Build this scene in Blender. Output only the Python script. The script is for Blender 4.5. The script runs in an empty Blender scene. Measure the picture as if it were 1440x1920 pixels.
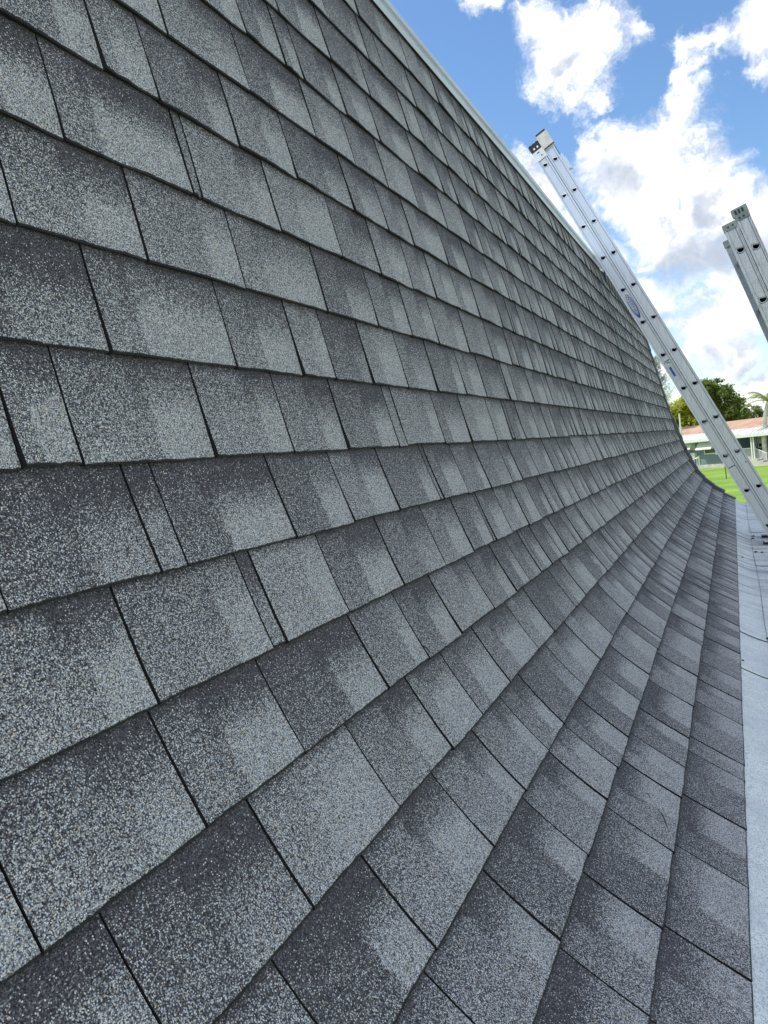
import bpy, bmesh, math, random
from mathutils import Vector, Matrix, noise
random.seed(7)
sc = bpy.context.scene
C = sc.collection

# ------------------------------------------------------------------ camera
F, CX, CY, EYE = 1371.55, 720.0, 960.0, 3.5
WM = ((0.89640416, 0.07802651, 0.43631577),
      (0.4278427, 0.10486493, -0.89774939),
      (-0.11580247, 0.9914208, 0.06061829))
cam_d = bpy.data.cameras.new('camera')
cam = bpy.data.objects.new('camera', cam_d)
C.objects.link(cam)
m = Matrix.Identity(4)
for i in range(3):
    for j in range(3):
        m[i][j] = WM[i][j]
m[2][3] = EYE
cam.matrix_world = m
cam_d.sensor_fit = 'VERTICAL'
cam_d.sensor_height = 24
cam_d.lens = 24 * F / 1920
cam_d.clip_start = 0.05
cam_d.clip_end = 3000
sc.camera = cam


def ray(px, py):
    v = (px - CX, -(py - CY), -F)
    return Vector([sum(WM[i][j] * v[j] for j in range(3)) for i in range(3)])


def at(px, py, Y):
    v = ray(px, py)
    v = v * (Y / v.y)
    return Vector((v.x, v.y, v.z + EYE))


def on_ground(px, py, z=0.0):
    v = ray(px, py)
    v = v * ((z - EYE) / v.z)
    return Vector((v.x, v.y, z))


def project(p):
    q = Vector((p[0], p[1], p[2] - EYE))
    c = [sum(WM[i][j] * q[i] for i in range(3)) for j in range(3)]
    if c[2] > -0.02:
        return None
    return (CX + F * c[0] / -c[2], CY - F * c[1] / -c[2])


# ------------------------------------------------------------------ light
SUN_EL, SUN_AZ = math.radians(56), math.radians(-94)     # azimuth measured from +Y towards +X
sun_dir = Vector((math.cos(SUN_EL) * math.sin(SUN_AZ), math.cos(SUN_EL) * math.cos(SUN_AZ), math.sin(SUN_EL)))
sd = bpy.data.lights.new('sun', 'SUN')
sd.energy = 2.2
sd.angle = math.radians(0.5)
sd.color = (1.0, 0.95, 0.87)
so = bpy.data.objects.new('sun', sd)
so.rotation_euler = sun_dir.to_track_quat('Z', 'Y').to_euler()
so.location = (0, 0, 30)
C.objects.link(so)

world = bpy.data.worlds.new('World')
sc.world = world
world.use_nodes = True
nt = world.node_tree
for n in list(nt.nodes):
    nt.nodes.remove(n)


def N(t, kind, **kw):
    n = t.nodes.new(kind)
    for k, v in kw.items():
        setattr(n, k, v)
    return n


def mth(t, op, a, b=None, c=None, clamp=False):
    n = t.nodes.new('ShaderNodeMath')
    n.operation = op
    n.use_clamp = clamp
    for i, x in enumerate((a, b, c)):
        if x is None:
            continue
        if isinstance(x, (int, float)):
            n.inputs[i].default_value = x
        else:
            t.links.new(x, n.inputs[i])
    return n.outputs[0]


def sstep(t, x, lo, hi, a=0.0, b=1.0):
    n = t.nodes.new('ShaderNodeMapRange')
    n.interpolation_type = 'SMOOTHSTEP'
    for i, v in enumerate((x, lo, hi, a, b)):
        if isinstance(v, (int, float)):
            n.inputs[i].default_value = v
        else:
            t.links.new(v, n.inputs[i])
    return n.outputs[0]


def mixc(t, f, a, b):
    n = t.nodes.new('ShaderNodeMix')
    n.data_type = 'RGBA'
    for s, v in ((0, f), (6, a), (7, b)):
        if isinstance(v, (int, float)):
            n.inputs[s].default_value = v
        elif isinstance(v, tuple):
            n.inputs[s].default_value = (*v, 1)
        else:
            t.links.new(v, n.inputs[s])
    return n.outputs[2]


def noise_n(t, vec, scale, detail=4, rough=0.5, dist=0.0):
    n = t.nodes.new('ShaderNodeTexNoise')
    n.inputs['Scale'].default_value = scale
    n.inputs['Detail'].default_value = detail
    n.inputs['Roughness'].default_value = rough
    n.inputs['Distortion'].default_value = dist
    if vec is not None:
        t.links.new(vec, n.inputs['Vector'])
    return n


# cumulus clouds: where each heap stands in the sky (direction) and how wide it is
HEAPS = [(1085, 95, 92), (1010, 25, 58), (905, -8, 40), (1172, 58, 40), (1066, 155, 36), (1135, 186, 26),
         (1415, 80, 74), (1445, 10, 62), (1318, 78, 42), (1290, 132, 34), (1286, 200, 48), (1262, 250, 48), (1122, 282, 46),
         (1180, 310, 66), (1263, 305, 85), (1335, 335, 78), (1162, 365, 90), (1420, 410, 72), (1235, 410, 95),
         (1330, 430, 105), (1270, 455, 60), (950, 300, 34), (990, 345, 50), (1035, 395, 64), (1080, 440, 60), (1120, 490, 50),
         (1262, 568, 66), (1208, 556, 42), (1350, 580, 66), (1424, 566, 50), (1300, 620, 55), (1345, 655, 46),
         (1383, 668, 34), (1395, 722, 22), (1428, 710, 26), (1425, 768, 30), (1235, 690, 30)]
GREYS = [(1150, 352, 62), (1300, 478, 70), (1370, 476, 70), (1245, 490, 50), (1420, 470, 50), (1400, 640, 45), (1330, 690, 50), (1260, 600, 40),
         (1060, 120, 26), (1340, 380, 40), (1440, 330, 40), (1420, 690, 40), (1100, 60, 30), (1300, 560, 25)]
dg = bpy.data.node_groups.new('cloud_density', 'ShaderNodeTree')
dg.interface.new_socket('Vector', in_out='INPUT', socket_type='NodeSocketVector')
dg.interface.new_socket('Density', in_out='OUTPUT', socket_type='NodeSocketFloat')
dg.interface.new_socket('Base', in_out='OUTPUT', socket_type='NodeSocketFloat')
dg.interface.new_socket('Puff', in_out='OUTPUT', socket_type='NodeSocketFloat')
gi = dg.nodes.new('NodeGroupInput')
go = dg.nodes.new('NodeGroupOutput')


def warped(t, vec, scale, amp, detail):
    w = noise_n(t, vec, scale, detail, 0.6)
    a = N(t, 'ShaderNodeVectorMath', operation='SUBTRACT')
    t.links.new(w.outputs['Color'], a.inputs[0])
    a.inputs[1].default_value = (0.5, 0.5, 0.5)
    b = N(t, 'ShaderNodeVectorMath', operation='SCALE')
    t.links.new(a.outputs[0], b.inputs[0])
    b.inputs['Scale'].default_value = amp
    c = N(t, 'ShaderNodeVectorMath', operation='ADD')
    t.links.new(vec, c.inputs[0])
    t.links.new(b.outputs[0], c.inputs[1])
    return c.outputs[0]


wa = warped(dg, gi.outputs[0], 11.0, 0.13, 8)


def heaps(lst, vec):
    acc = None
    for (px, py, r) in lst:
        d = ray(px, py)
        L = d.length
        ang = r / L * (F / L) ** 0.3
        d = d / L
        dn = N(dg, 'ShaderNodeVectorMath', operation='DISTANCE')
        dg.links.new(vec, dn.inputs[0])
        dn.inputs[1].default_value = d
        v = mth(dg, 'MULTIPLY_ADD', dn.outputs['Value'], -1.0 / ang, 1.0)
        acc = v if acc is None else mth(dg, 'SMOOTH_MAX', acc, v, 0.3)
    return acc


acc = heaps(HEAPS, wa)
grey = heaps(GREYS, wa)
# the same kind of broken cumulus carries on over the rest of the sky
c0 = ray(1180, 350).normalized()
dn = N(dg, 'ShaderNodeVectorMath', operation='DISTANCE')
dg.links.new(gi.outputs[0], dn.inputs[0])
dn.inputs[1].default_value = c0
far = sstep(dg, dn.outputs['Value'], 0.34, 0.6)
bn = noise_n(dg, gi.outputs[0], 2.6, 3, 0.5)
bv = mth(dg, 'MULTIPLY_ADD', bn.outputs['Fac'], 5.0, -2.45)
bv = mth(dg, 'ADD', bv, mth(dg, 'MULTIPLY_ADD', far, 3.0, -3.0))
acc = mth(dg, 'MAXIMUM', acc, mth(dg, 'MINIMUM', bv, 0.8))
acc = mth(dg, 'MINIMUM', mth(dg, 'MAXIMUM', acc, -1.2), 0.62)
fn = noise_n(dg, wa, 13.0, 12, 0.68, 0.25)
f1 = mth(dg, 'MULTIPLY_ADD', fn.outputs['Fac'], 2.6, -1.30)
dg.links.new(mth(dg, 'ADD', acc, f1), go.inputs[0])
dg.links.new(grey, go.inputs[1])
dg.links.new(fn.outputs['Fac'], go.inputs[2])

tc = N(nt, 'ShaderNodeTexCoord')
nrm = N(nt, 'ShaderNodeVectorMath', operation='NORMALIZE')
nt.links.new(tc.outputs['Generated'], nrm.inputs[0])
g1 = N(nt, 'ShaderNodeGroup')
g1.node_tree = dg
nt.links.new(nrm.outputs[0], g1.inputs[0])
mask = sstep(nt, g1.outputs[0], -0.36, 0.58)
sn = noise_n(nt, nrm.outputs[0], 8.0, 9, 0.66, 0.3)
sh1 = mth(nt, 'MULTIPLY', sstep(nt, g1.outputs[1], -0.35, 0.6), sstep(nt, sn.outputs['Fac'], 0.30, 0.60, 0.35, 1.0))
sh2 = mth(nt, 'MULTIPLY', sstep(nt, g1.outputs[2], 0.42, 0.60, 0.75, 0.0), sstep(nt, sn.outputs['Fac'], 0.38, 0.6, 0.3, 1.0))
shade = mth(nt, 'MAXIMUM', sh1, sh2)
sky = N(nt, 'ShaderNodeTexSky', sky_type='NISHITA')
sky.sun_disc = False
sky.sun_elevation = SUN_EL
sky.sun_rotation = SUN_AZ
sky.altitude = 0
sky.air_density = 1.0
sky.dust_density = 0.3
sky.ozone_density = 1.6
SKY_K = 0.076
bgs = N(nt, 'ShaderNodeBackground')
hs = N(nt, 'ShaderNodeHueSaturation')
hs.inputs['Saturation'].default_value = 1.15
nt.links.new(sky.outputs[0], hs.inputs['Color'])
nt.links.new(hs.outputs[0], bgs.inputs['Color'])
bgs.inputs['Strength'].default_value = SKY_K
bgc = N(nt, 'ShaderNodeBackground')
ccol = mixc(nt, shade, (1.0, 1.0, 1.0), (0.40, 0.45, 0.54))
nt.links.new(ccol, bgc.inputs['Color'])
bgc.inputs['Strength'].default_value = 0.57
mx = N(nt, 'ShaderNodeMixShader')
nt.links.new(mask, mx.inputs[0])
nt.links.new(bgs.outputs[0], mx.inputs[1])
nt.links.new(bgc.outputs[0], mx.inputs[2])
wo = N(nt, 'ShaderNodeOutputWorld')
nt.links.new(mx.outputs[0], wo.inputs['Surface'])
world.cycles.sampling_method = 'MANUAL'
world.cycles.sample_map_resolution = 512

sc.view_settings.view_transform = 'Standard'
sc.view_settings.look = 'None'
sc.view_settings.exposure = 1.34
sc.view_settings.gamma = 1
sc.view_settings.use_curve_mapping = False
sc.render.engine = 'CYCLES'


# ------------------------------------------------------------------ helpers
def link_obj(name, mesh, mats=(), parent=None, loc=None):
    o = bpy.data.objects.new(name, mesh)
    C.objects.link(o)
    if mats and not mesh.materials:
        for mm in (mats if isinstance(mats, (list, tuple)) else [mats]):
            mesh.materials.append(mm)
    if parent is not None:
        o.parent = parent
    if loc is not None:
        o.location = loc
    return o


def tag(o, label=None, cat=None, group=None, kind=None):
    for k, v in (('label', label), ('category', cat), ('group', group), ('kind', kind)):
        if v:
            o[k] = v
    return o


def empty(name, loc, label, cat, group=None):
    o = bpy.data.objects.new(name, None)
    o.empty_display_size = 0.2
    C.objects.link(o)
    o.location = loc
    return tag(o, label, cat, group)


class MB:
    """collects shapes (in world coordinates) and links them as one mesh object"""

    def __init__(self):
        self.v, self.f, self.mi = [], [], []

    def quad(self, a, b, c, d, mi=0):
        n = len(self.v)
        self.v += [tuple(a), tuple(b), tuple(c), tuple(d)]
        self.f.append((n, n + 1, n + 2, n + 3))
        self.mi.append(mi)

    def poly(self, pts, mi=0):
        n = len(self.v)
        self.v += [tuple(p) for p in pts]
        self.f.append(tuple(range(n, n + len(pts))))
        self.mi.append(mi)

    def frame_box(self, o, ax, ay, az, x0, x1, y0, y1, z0, z1, mi=0):
        n = len(self.v)
        for z in (z0, z1):
            for (x, y) in ((x0, y0), (x1, y0), (x1, y1), (x0, y1)):
                self.v.append(tuple(o + ax * x + ay * y + az * z))
        for f in ((3, 2, 1, 0), (4, 5, 6, 7), (0, 1, 5, 4), (1, 2, 6, 5), (2, 3, 7, 6), (3, 0, 4, 7)):
            self.f.append(tuple(n + i for i in f))
            self.mi.append(mi)

    def box(self, x0, x1, y0, y1, z0, z1, mi=0):
        self.frame_box(Vector((0, 0, 0)), Vector((1, 0, 0)), Vector((0, 1, 0)), Vector((0, 0, 1)), x0, x1, y0, y1, z0, z1, mi)

    def tube(self, pts, rads, n=8, mi=0, cap=True):
        base = len(self.v)
        pts = [Vector(p) for p in pts]
        for i, p in enumerate(pts):
            t = (pts[min(i + 1, len(pts) - 1)] - pts[max(i - 1, 0)]).normalized()
            a = t.orthogonal().normalized() if i == 0 else (a - t * a.dot(t)).normalized()
            b = t.cross(a)
            for k in range(n):
                th = 2 * math.pi * k / n
                self.v.append(tuple(p + (a * math.cos(th) + b * math.sin(th)) * rads[i]))
        for i in range(len(pts) - 1):
            for k in range(n):
                k2 = (k + 1) % n
                self.f.append((base + i * n + k, base + i * n + k2, base + (i + 1) * n + k2, base + (i + 1) * n + k))
                self.mi.append(mi)
        if cap:
            self.f.append(tuple(base + k for k in reversed(range(n))))
            self.mi.append(mi)
            self.f.append(tuple(base + (len(pts) - 1) * n + k for k in range(n)))
            self.mi.append(mi)

    def build(self, name, mats, parent=None, smooth=False, origin=None, **kw):
        o0 = Vector(origin) if origin is not None else (Vector(parent.location) if parent is not None else None)
        if parent is not None and parent.parent is not None and origin is None:
            o0 = Vector(parent.location) + Vector(parent.parent.location)
        if o0 is None:
            xs = [Vector(p) for p in self.v]
            o0 = Vector((sum(p.x for p in xs) / len(xs), sum(p.y for p in xs) / len(xs), min(p.z for p in xs)))
        me = bpy.data.meshes.new(name)
        me.from_pydata([(p[0] - o0.x, p[1] - o0.y, p[2] - o0.z) for p in self.v], [], self.f)
        for mm in (mats if isinstance(mats, (list, tuple)) else [mats]):
            me.materials.append(mm)
        me.polygons.foreach_set('material_index', self.mi)
        if smooth:
            me.polygons.foreach_set('use_smooth', [True] * len(self.f))
        me.update()
        ob = bpy.data.objects.new(name, me)
        C.objects.link(ob)
        if parent is None:
            ob.location = o0
        else:
            ob.parent = parent
            w = Vector(parent.location)
            if parent.parent is not None:
                w = w + Vector(parent.parent.location)
            ob.location = o0 - w
        return ob


# ------------------------------------------------------------------ materials
def mat(name, col=(0.5, 0.5, 0.5), rough=0.6, metal=0.0, spec=0.5, var=0.0, vscale=5.0, bump=0.0, bscale=50.0, col2=None):
    mm = bpy.data.materials.new(name)
    mm.use_nodes = True
    t = mm.node_tree
    b = t.nodes['Principled BSDF']
    b.inputs['Roughness'].default_value = rough
    b.inputs['Metallic'].default_value = metal
    b.inputs['Specular IOR Level'].default_value = spec
    geo = N(t, 'ShaderNodeNewGeometry')
    if col2 is None:
        col2 = tuple(c * (1 - var) for c in col)
    nn = noise_n(t, geo.outputs['Position'], vscale, 6, 0.65)
    fac = sstep(t, nn.outputs['Fac'], 0.35, 0.65)
    t.links.new(mixc(t, fac, col, col2), b.inputs['Base Color'])
    if bump:
        bn_ = noise_n(t, geo.outputs['Position'], bscale, 5, 0.6)
        bp = N(t, 'ShaderNodeBump')
        bp.inputs['Strength'].default_value = bump
        bp.inputs['Distance'].default_value = 0.01
        t.links.new(bn_.outputs['Fac'], bp.inputs['Height'])
        t.links.new(bp.outputs[0], b.inputs['Normal'])
    return mm


def shingle_material(name, from_attribute):
    mm = bpy.data.materials.new(name)
    mm.use_nodes = True
    t = mm.node_tree
    b = t.nodes['Principled BSDF']
    geo = N(t, 'ShaderNodeNewGeometry')
    pos = geo.outputs['Position']
    if from_attribute:
        at_ = N(t, 'ShaderNodeAttribute', attribute_name='blend')
        colr, alpha = at_.outputs['Color'], at_.outputs['Alpha']
    else:
        oi = N(t, 'ShaderNodeObjectInfo')
        colr, alpha = oi.outputs['Color'], oi.outputs['Alpha']
    sp = N(t, 'ShaderNodeSeparateColor')
    t.links.new(colr, sp.inputs[0])
    uv = N(t, 'ShaderNodeUVMap', uv_map='UVMap')
    su = N(t, 'ShaderNodeSeparateXYZ')
    t.links.new(uv.outputs[0], su.inputs[0])
    u, v = su.outputs[0], su.outputs[1]
    # ragged edge of the granule blend drops
    n1 = noise_n(t, pos, 90, 5, 0.75)
    rag = mth(t, 'MULTIPLY_ADD', n1.outputs['Fac'], 0.16, -0.08)
    n2 = noise_n(t, pos, 13, 3, 0.6)
    blot = mth(t, 'MULTIPLY_ADD', n2.outputs['Fac'], 1.0, -0.5)
    uu = mth(t, 'ADD', u, rag)
    drop = sstep(t, mth(t, 'SUBTRACT', uu, sp.outputs[1]), -0.022, 0.022)          # step at .g
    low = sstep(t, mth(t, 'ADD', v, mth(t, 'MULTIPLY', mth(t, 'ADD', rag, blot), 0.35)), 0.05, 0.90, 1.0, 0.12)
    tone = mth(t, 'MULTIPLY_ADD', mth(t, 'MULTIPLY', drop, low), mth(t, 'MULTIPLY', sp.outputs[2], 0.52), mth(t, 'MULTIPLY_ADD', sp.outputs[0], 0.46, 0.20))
    # printed dark band, deepened as shade under the course above, on part of the piece
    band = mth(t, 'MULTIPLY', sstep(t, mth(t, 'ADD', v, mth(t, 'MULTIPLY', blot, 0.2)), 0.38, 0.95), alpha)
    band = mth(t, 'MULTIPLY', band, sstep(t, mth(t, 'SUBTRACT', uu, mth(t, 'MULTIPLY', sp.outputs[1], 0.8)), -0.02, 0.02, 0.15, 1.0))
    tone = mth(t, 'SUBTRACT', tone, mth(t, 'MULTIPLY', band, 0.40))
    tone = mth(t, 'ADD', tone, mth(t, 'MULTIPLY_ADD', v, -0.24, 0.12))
    lineb = sstep(t, mth(t, 'ADD', v, mth(t, 'MULTIPLY', rag, 0.4)), 0.88, 1.0)  # narrow line on every piece: printed shadow line plus painted shade below the butt
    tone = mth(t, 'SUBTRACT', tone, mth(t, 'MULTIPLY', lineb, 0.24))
    tone = mth(t, 'ADD', tone, mth(t, 'MULTIPLY', blot, 0.16), clamp=True)
    n4 = noise_n(t, pos, 2.3, 5, 0.7)
    tone = mth(t, 'ADD', tone, mth(t, 'MULTIPLY_ADD', n4.outputs['Fac'], 0.36, -0.18), clamp=True)
    tone = mth(t, 'MINIMUM', tone, 0.80)
    # mineral granules
    vo = N(t, 'ShaderNodeTexVoronoi')
    vo.inputs['Scale'].default_value = 720
    vo.inputs['Randomness'].default_value = 1.0
    t.links.new(pos, vo.inputs['Vector'])
    sv = N(t, 'ShaderNodeSeparateColor')
    t.links.new(vo.outputs['Color'], sv.inputs[0])
    cl = noise_n(t, pos, 330, 2, 0.5)
    pick = mth(t, 'ADD', sv.outputs[0], mth(t, 'MULTIPLY_ADD', cl.outputs['Fac'], 0.8, -0.4))
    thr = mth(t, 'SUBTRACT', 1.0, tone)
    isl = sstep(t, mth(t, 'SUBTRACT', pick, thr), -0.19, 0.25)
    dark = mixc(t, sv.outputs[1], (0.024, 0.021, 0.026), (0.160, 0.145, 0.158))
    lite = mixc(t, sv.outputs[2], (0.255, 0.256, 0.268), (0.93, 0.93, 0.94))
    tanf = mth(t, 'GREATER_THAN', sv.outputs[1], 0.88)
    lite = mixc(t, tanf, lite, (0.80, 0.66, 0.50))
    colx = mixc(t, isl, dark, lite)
    vs_ = N(t, 'ShaderNodeTexVoronoi')
    vs_.inputs['Scale'].default_value = 430
    t.links.new(pos, vs_.inputs['Vector'])
    ss_ = N(t, 'ShaderNodeSeparateColor')
    t.links.new(vs_.outputs['Color'], ss_.inputs[0])
    spark = mth(t, 'MULTIPLY', mth(t, 'GREATER_THAN', ss_.outputs[2], 0.885), mth(t, 'LESS_THAN', vs_.outputs['Distance'], 0.36))
    colx = mixc(t, mth(t, 'MULTIPLY', spark, sstep(t, lineb, 0.2, 0.9, 1.0, 0.2)), colx, (0.95, 0.93, 0.88))
    crev = sstep(t, vo.outputs['Distance'], 0.35, 0.85, 1.0, 0.38)
    mulc = N(t, 'ShaderNodeMix')
    mulc.data_type = 'RGBA'
    mulc.blend_type = 'MULTIPLY'
    mulc.inputs[0].default_value = 1.0
    t.links.new(colx, mulc.inputs[6])
    t.links.new(crev, mulc.inputs[7])
    # bare asphalt where the cut edge has shed its granules, ragged
    n5 = noise_n(t, pos, 420, 4, 0.8)
    n6 = noise_n(t, pos, 45, 3, 0.7)
    ev = mth(t, 'SUBTRACT', v, mth(t, 'MULTIPLY', mth(t, 'ADD', n5.outputs['Fac'], n6.outputs['Fac']), 0.034))
    ev = mth(t, 'ADD', ev, 0.012)
    bare = sstep(t, ev, -0.004, 0.004, 0.96, 0.0)
    fin = mixc(t, bare, mulc.outputs[2], (0.012, 0.012, 0.014))
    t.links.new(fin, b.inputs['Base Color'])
    b.inputs['Roughness'].default_value = 0.75
    b.inputs['Specular IOR Level'].default_value = 0.35
    bp = N(t, 'ShaderNodeBump')
    bp.inputs['Strength'].default_value = 0.55
    bp.inputs['Distance'].default_value = 0.0012
    hh = mth(t, 'SUBTRACT', sv.outputs[1], mth(t, 'MULTIPLY', vo.outputs['Distance'], 1.2))
    t.links.new(hh, bp.inputs['Height'])
    t.links.new(bp.outputs[0], b.inputs['Normal'])
    return mm


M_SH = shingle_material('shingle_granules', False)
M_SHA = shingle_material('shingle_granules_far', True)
M_ASPH = mat('asphalt_cut_edge', (0.012, 0.012, 0.014), 0.9, var=0.4, vscale=200)
M_DECK = mat('felt_underlay', (0.010, 0.010, 0.012), 0.95)
M_COPING = mat('coping_metal', (0.66, 0.70, 0.78), 0.38, 0.0, 0.5, var=0.12, vscale=3, bump=0.1, bscale=6)
M_WALL = mat('wall_paint', (0.55, 0.57, 0.58), 0.8, var=0.1)
M_WHITE = mat('white_paint', (0.66, 0.68, 0.67), 0.5, var=0.1, vscale=2)
M_DARKM = mat('dark_gap', (0.02, 0.02, 0.02), 0.8)


def membrane_material():
    mm = bpy.data.materials.new('membrane_granules')
    mm.use_nodes = True
    t = mm.node_tree
    b = t.nodes['Principled BSDF']
    geo = N(t, 'ShaderNodeNewGeometry')
    pos = geo.outputs['Position']
    vo = N(t, 'ShaderNodeTexVoronoi')
    vo.inputs['Scale'].default_value = 520
    t.links.new(pos, vo.inputs['Vector'])
    sv = N(t, 'ShaderNodeSeparateColor')
    t.links.new(vo.outputs['Color'], sv.inputs[0])
    g = sstep(t, sv.outputs[0], 0.12, 0.42)
    col = mixc(t, g, (0.48, 0.52, 0.52), (0.92, 0.94, 0.90))
    n1 = noise_n(t, pos, 4, 6, 0.7)
    col = mixc(t, sstep(t, n1.outputs['Fac'], 0.42, 0.7, 0.0, 0.5), col, (0.55, 0.60, 0.66))
    # foot-worn and water-marked part beyond the ladder: streaks run across the sheet
    mp = N(t, 'ShaderNodeMapping')
    mp.inputs['Scale'].default_value = (1.6, 9.0, 1.6)
    t.links.new(pos, mp.inputs['Vector'])
    n2 = noise_n(t, mp.outputs[0], 1.4, 7, 0.72, 0.6)
    sx = N(t, 'ShaderNodeSeparateXYZ')
    t.links.new(pos, sx.inputs[0])
    zone = sstep(t, sx.outputs[1], 3.0, 5.0, 0.12, 1.0)
    st = mth(t, 'MULTIPLY', zone, sstep(t, n2.outputs['Fac'], 0.44, 0.62, 0.0, 0.75))
    col = mixc(t, st, col, (0.30, 0.33, 0.37))
    n3 = noise_n(t, mp.outputs[0], 3.0, 8, 0.8, 1.0)
    st2 = mth(t, 'MULTIPLY', zone, sstep(t, n3.outputs['Fac'], 0.58, 0.66, 0.0, 0.8))
    col = mixc(t, st2, col, (0.09, 0.09, 0.10))
    t.links.new(col, b.inputs['Base Color'])
    b.inputs['Roughness'].default_value = 0.8
    bp = N(t, 'ShaderNodeBump')
    bp.inputs['Strength'].default_value = 0.5
    bp.inputs['Distance'].default_value = 0.001
    t.links.new(vo.outputs['Distance'], bp.inputs['Height'])
    t.links.new(bp.outputs[0], b.inputs['Normal'])
    return mm


M_MEMB = membrane_material()

# ------------------------------------------------------------------ roof profile
PROF = [(-0.044, -0.862), (-0.164, -0.785), (-0.279, -0.7), (-0.383, -0.602), (-0.47, -0.489), (-0.541, -0.364), (-0.599, -0.234),
        (-0.642, -0.097), (-0.68, 0.041), (-0.705, 0.181), (-0.727, 0.323), (-0.747, 0.464), (-0.768, 0.606), (-0.792, 0.747),
        (-0.816, 0.888), (-0.841, 1.029), (-0.865, 1.17), (-0.889, 1.311), (-0.912, 1.452)]
PR = [Vector((x, z + EYE)) for x, z in PROF]
PR = [PR[0] * 2 - PR[1]] + PR + [PR[-1] * 2 - PR[-2], PR[-1] * 3 - PR[-2] * 2]


def prof(s):
    """point (x, z) of the roof skin, s counted in courses from the bottom edge"""
    s = max(-0.9, min(18.9, s))
    i = int(math.floor(s))
    t = s - i
    j = i + 1
    g = lambda k: PR[max(0, min(len(PR) - 1, k))]
    a, b, c, d = g(j - 1), g(j), g(j + 1), g(j + 2)
    return 0.5 * ((2 * b) + (c - a) * t + (2 * a - 5 * b + 4 * c - d) * t * t + (3 * b - a - 3 * c + d) * t ** 3)


def pnorm(s):
    d = (prof(s + 0.05) - prof(s - 0.05)).normalized()
    return Vector((d.y, -d.x))        # points away from the building


def skin(s, h):
    return prof(s) + pnorm(s) * h


ENDY = [(0, 9.6), (1.8, 9.7), (3.5, 9.92), (5.5, 10.45), (7.2, 10.45), (9.6, 10.25), (10.8, 9.98), (15, 9.6), (16.7, 9.52), (19, 9.5)]


def end_y(s):
    for (a, ya), (b, yb) in zip(ENDY, ENDY[1:]):
        if s <= b:
            return ya + (yb - ya) * max(0, (s - a)) / (b - a)
    return ENDY[-1][1]


def top_s(y):
    return 18.0 if y < 6.7 else max(16.6, 18.0 - (y - 6.7) / 2.8 * 1.35)


Y0 = -1.3
HX = Vector((-2.2, 4.0, 0.0))
house = empty('house', HX, 'house with a steep flared grey shingle roof above a narrow white flat roof', 'house')

# joints between tabs, read off the photograph as lines of sight onto the roof skin
JP = [(88, 160), (178, 90), (270, 107), (298, 30), (423, 200), (445, 27), (443, 103), (353, 293), (347, 335), (247, 397), (427, 430)]
JP += [(400 + x / 3, y / 3) for x, y in [(340, 25), (350, 220), (450, 290), (520, 620), (600, 185), (610, 40), (695, 500), (405, 820), (310, 1100),
       (745, 780), (825, 200), (830, 400), (890, 670), (910, 270), (790, 30), (940, 940), (735, 1030), (665, 1280), (930, 1150), (885, 1340),
       (1050, 600), (1105, 840), (1085, 440), (1140, 680), (1062, 300), (1110, 1050), (1085, 1260), (1230, 480), (1245, 620), (1250, 960),
       (1275, 820), (1275, 1170), (1330, 1010), (1345, 600), (1360, 740), (1385, 900), (1270, 1340), (1400, 1250), (1060, 1390)]]
JP += [(x / 3, 480 + y / 3) for x, y in [(525, 270), (1250, 390), (30, 930), (355, 860), (1120, 870), (715, 1320), (880, 1320), (1345, 80)]]
JP += [(480 + x / 3, 480 + y / 3) for x, y in [(345, 150), (635, 240), (675, 50), (850, 100), (830, 310), (970, 110), (1105, 170), (985, 370), (1220, 230),
       (1160, 420), (1185, 60), (1300, 100), (1290, 450), (1350, 290), (1400, 480), (195, 470), (385, 510), (600, 550), (805, 600), (975, 630),
       (1140, 660), (1255, 670), (1375, 700), (130, 880), (450, 900), (790, 910), (765, 985), (1010, 910), (1165, 920), (1310, 910), (1400, 920), (100, 1300),
       (455, 1270), (725, 1260), (965, 1230), (985, 1225), (1130, 1200), (1260, 1180), (1385, 1150), (1240, 1370), (1350, 1370)]]
JP += [(x / 3, 960 + y / 3) for x, y in [(735, 760), (1375, 420), (885, 1260)]]
JP += [(480 + x / 3, 960 + y / 3) for x, y in [(190, 70), (525, 30), (75, 560), (410, 350), (730, 220), (985, 150), (1160, 110), (1290, 90), (605, 780),
       (840, 620), (1050, 530), (1240, 400), (1370, 310), (110, 1090), (570, 1330), (955, 1140), (1130, 960), (1300, 800), (1420, 550), (1400, 1080)]]
JP += [(x / 3, 1440 + y / 3) for x, y in [(80, 770), (700, 1120)]]
JP += [(480 + x / 3, 1440 + y / 3) for x, y in [(730, 120), (150, 560), (780, 770), (1160, 270), (200, 1270), (1360, 670), (1080, 1290)]]
JP += [(840 + x / 2.4, 1320 + y / 2.4) for x, y in [(180, 220), (480, 570), (330, 915), (570, 330), (350, 120), (630, 195), (460, 45), (710, 85), (960, 90),
       (935, 215), (900, 340), (850, 570), (780, 900), (700, 1270), (1220, 50), (1200, 215), (1200, 285), (1185, 490), (1180, 740), (1155, 1130),
       (50, 1390)]]
JP += [(1040 + x / 3.2, 900 + y / 3.2) for x, y in [(1018, 702), (1012, 765), (1010, 840), (1005, 915), (1000, 998), (988, 1152), (988, 1270),
       (828, 705), (810, 793), (795, 858), (775, 943), (733, 1120), (690, 1288), (608, 708), (570, 788), (525, 883), (500, 940), (437, 1088),
       (372, 1235), (635, 645), (470, 520), (395, 630), (332, 715), (240, 840), (148, 968), (235, 455), (172, 515), (90, 580)]]


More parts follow.
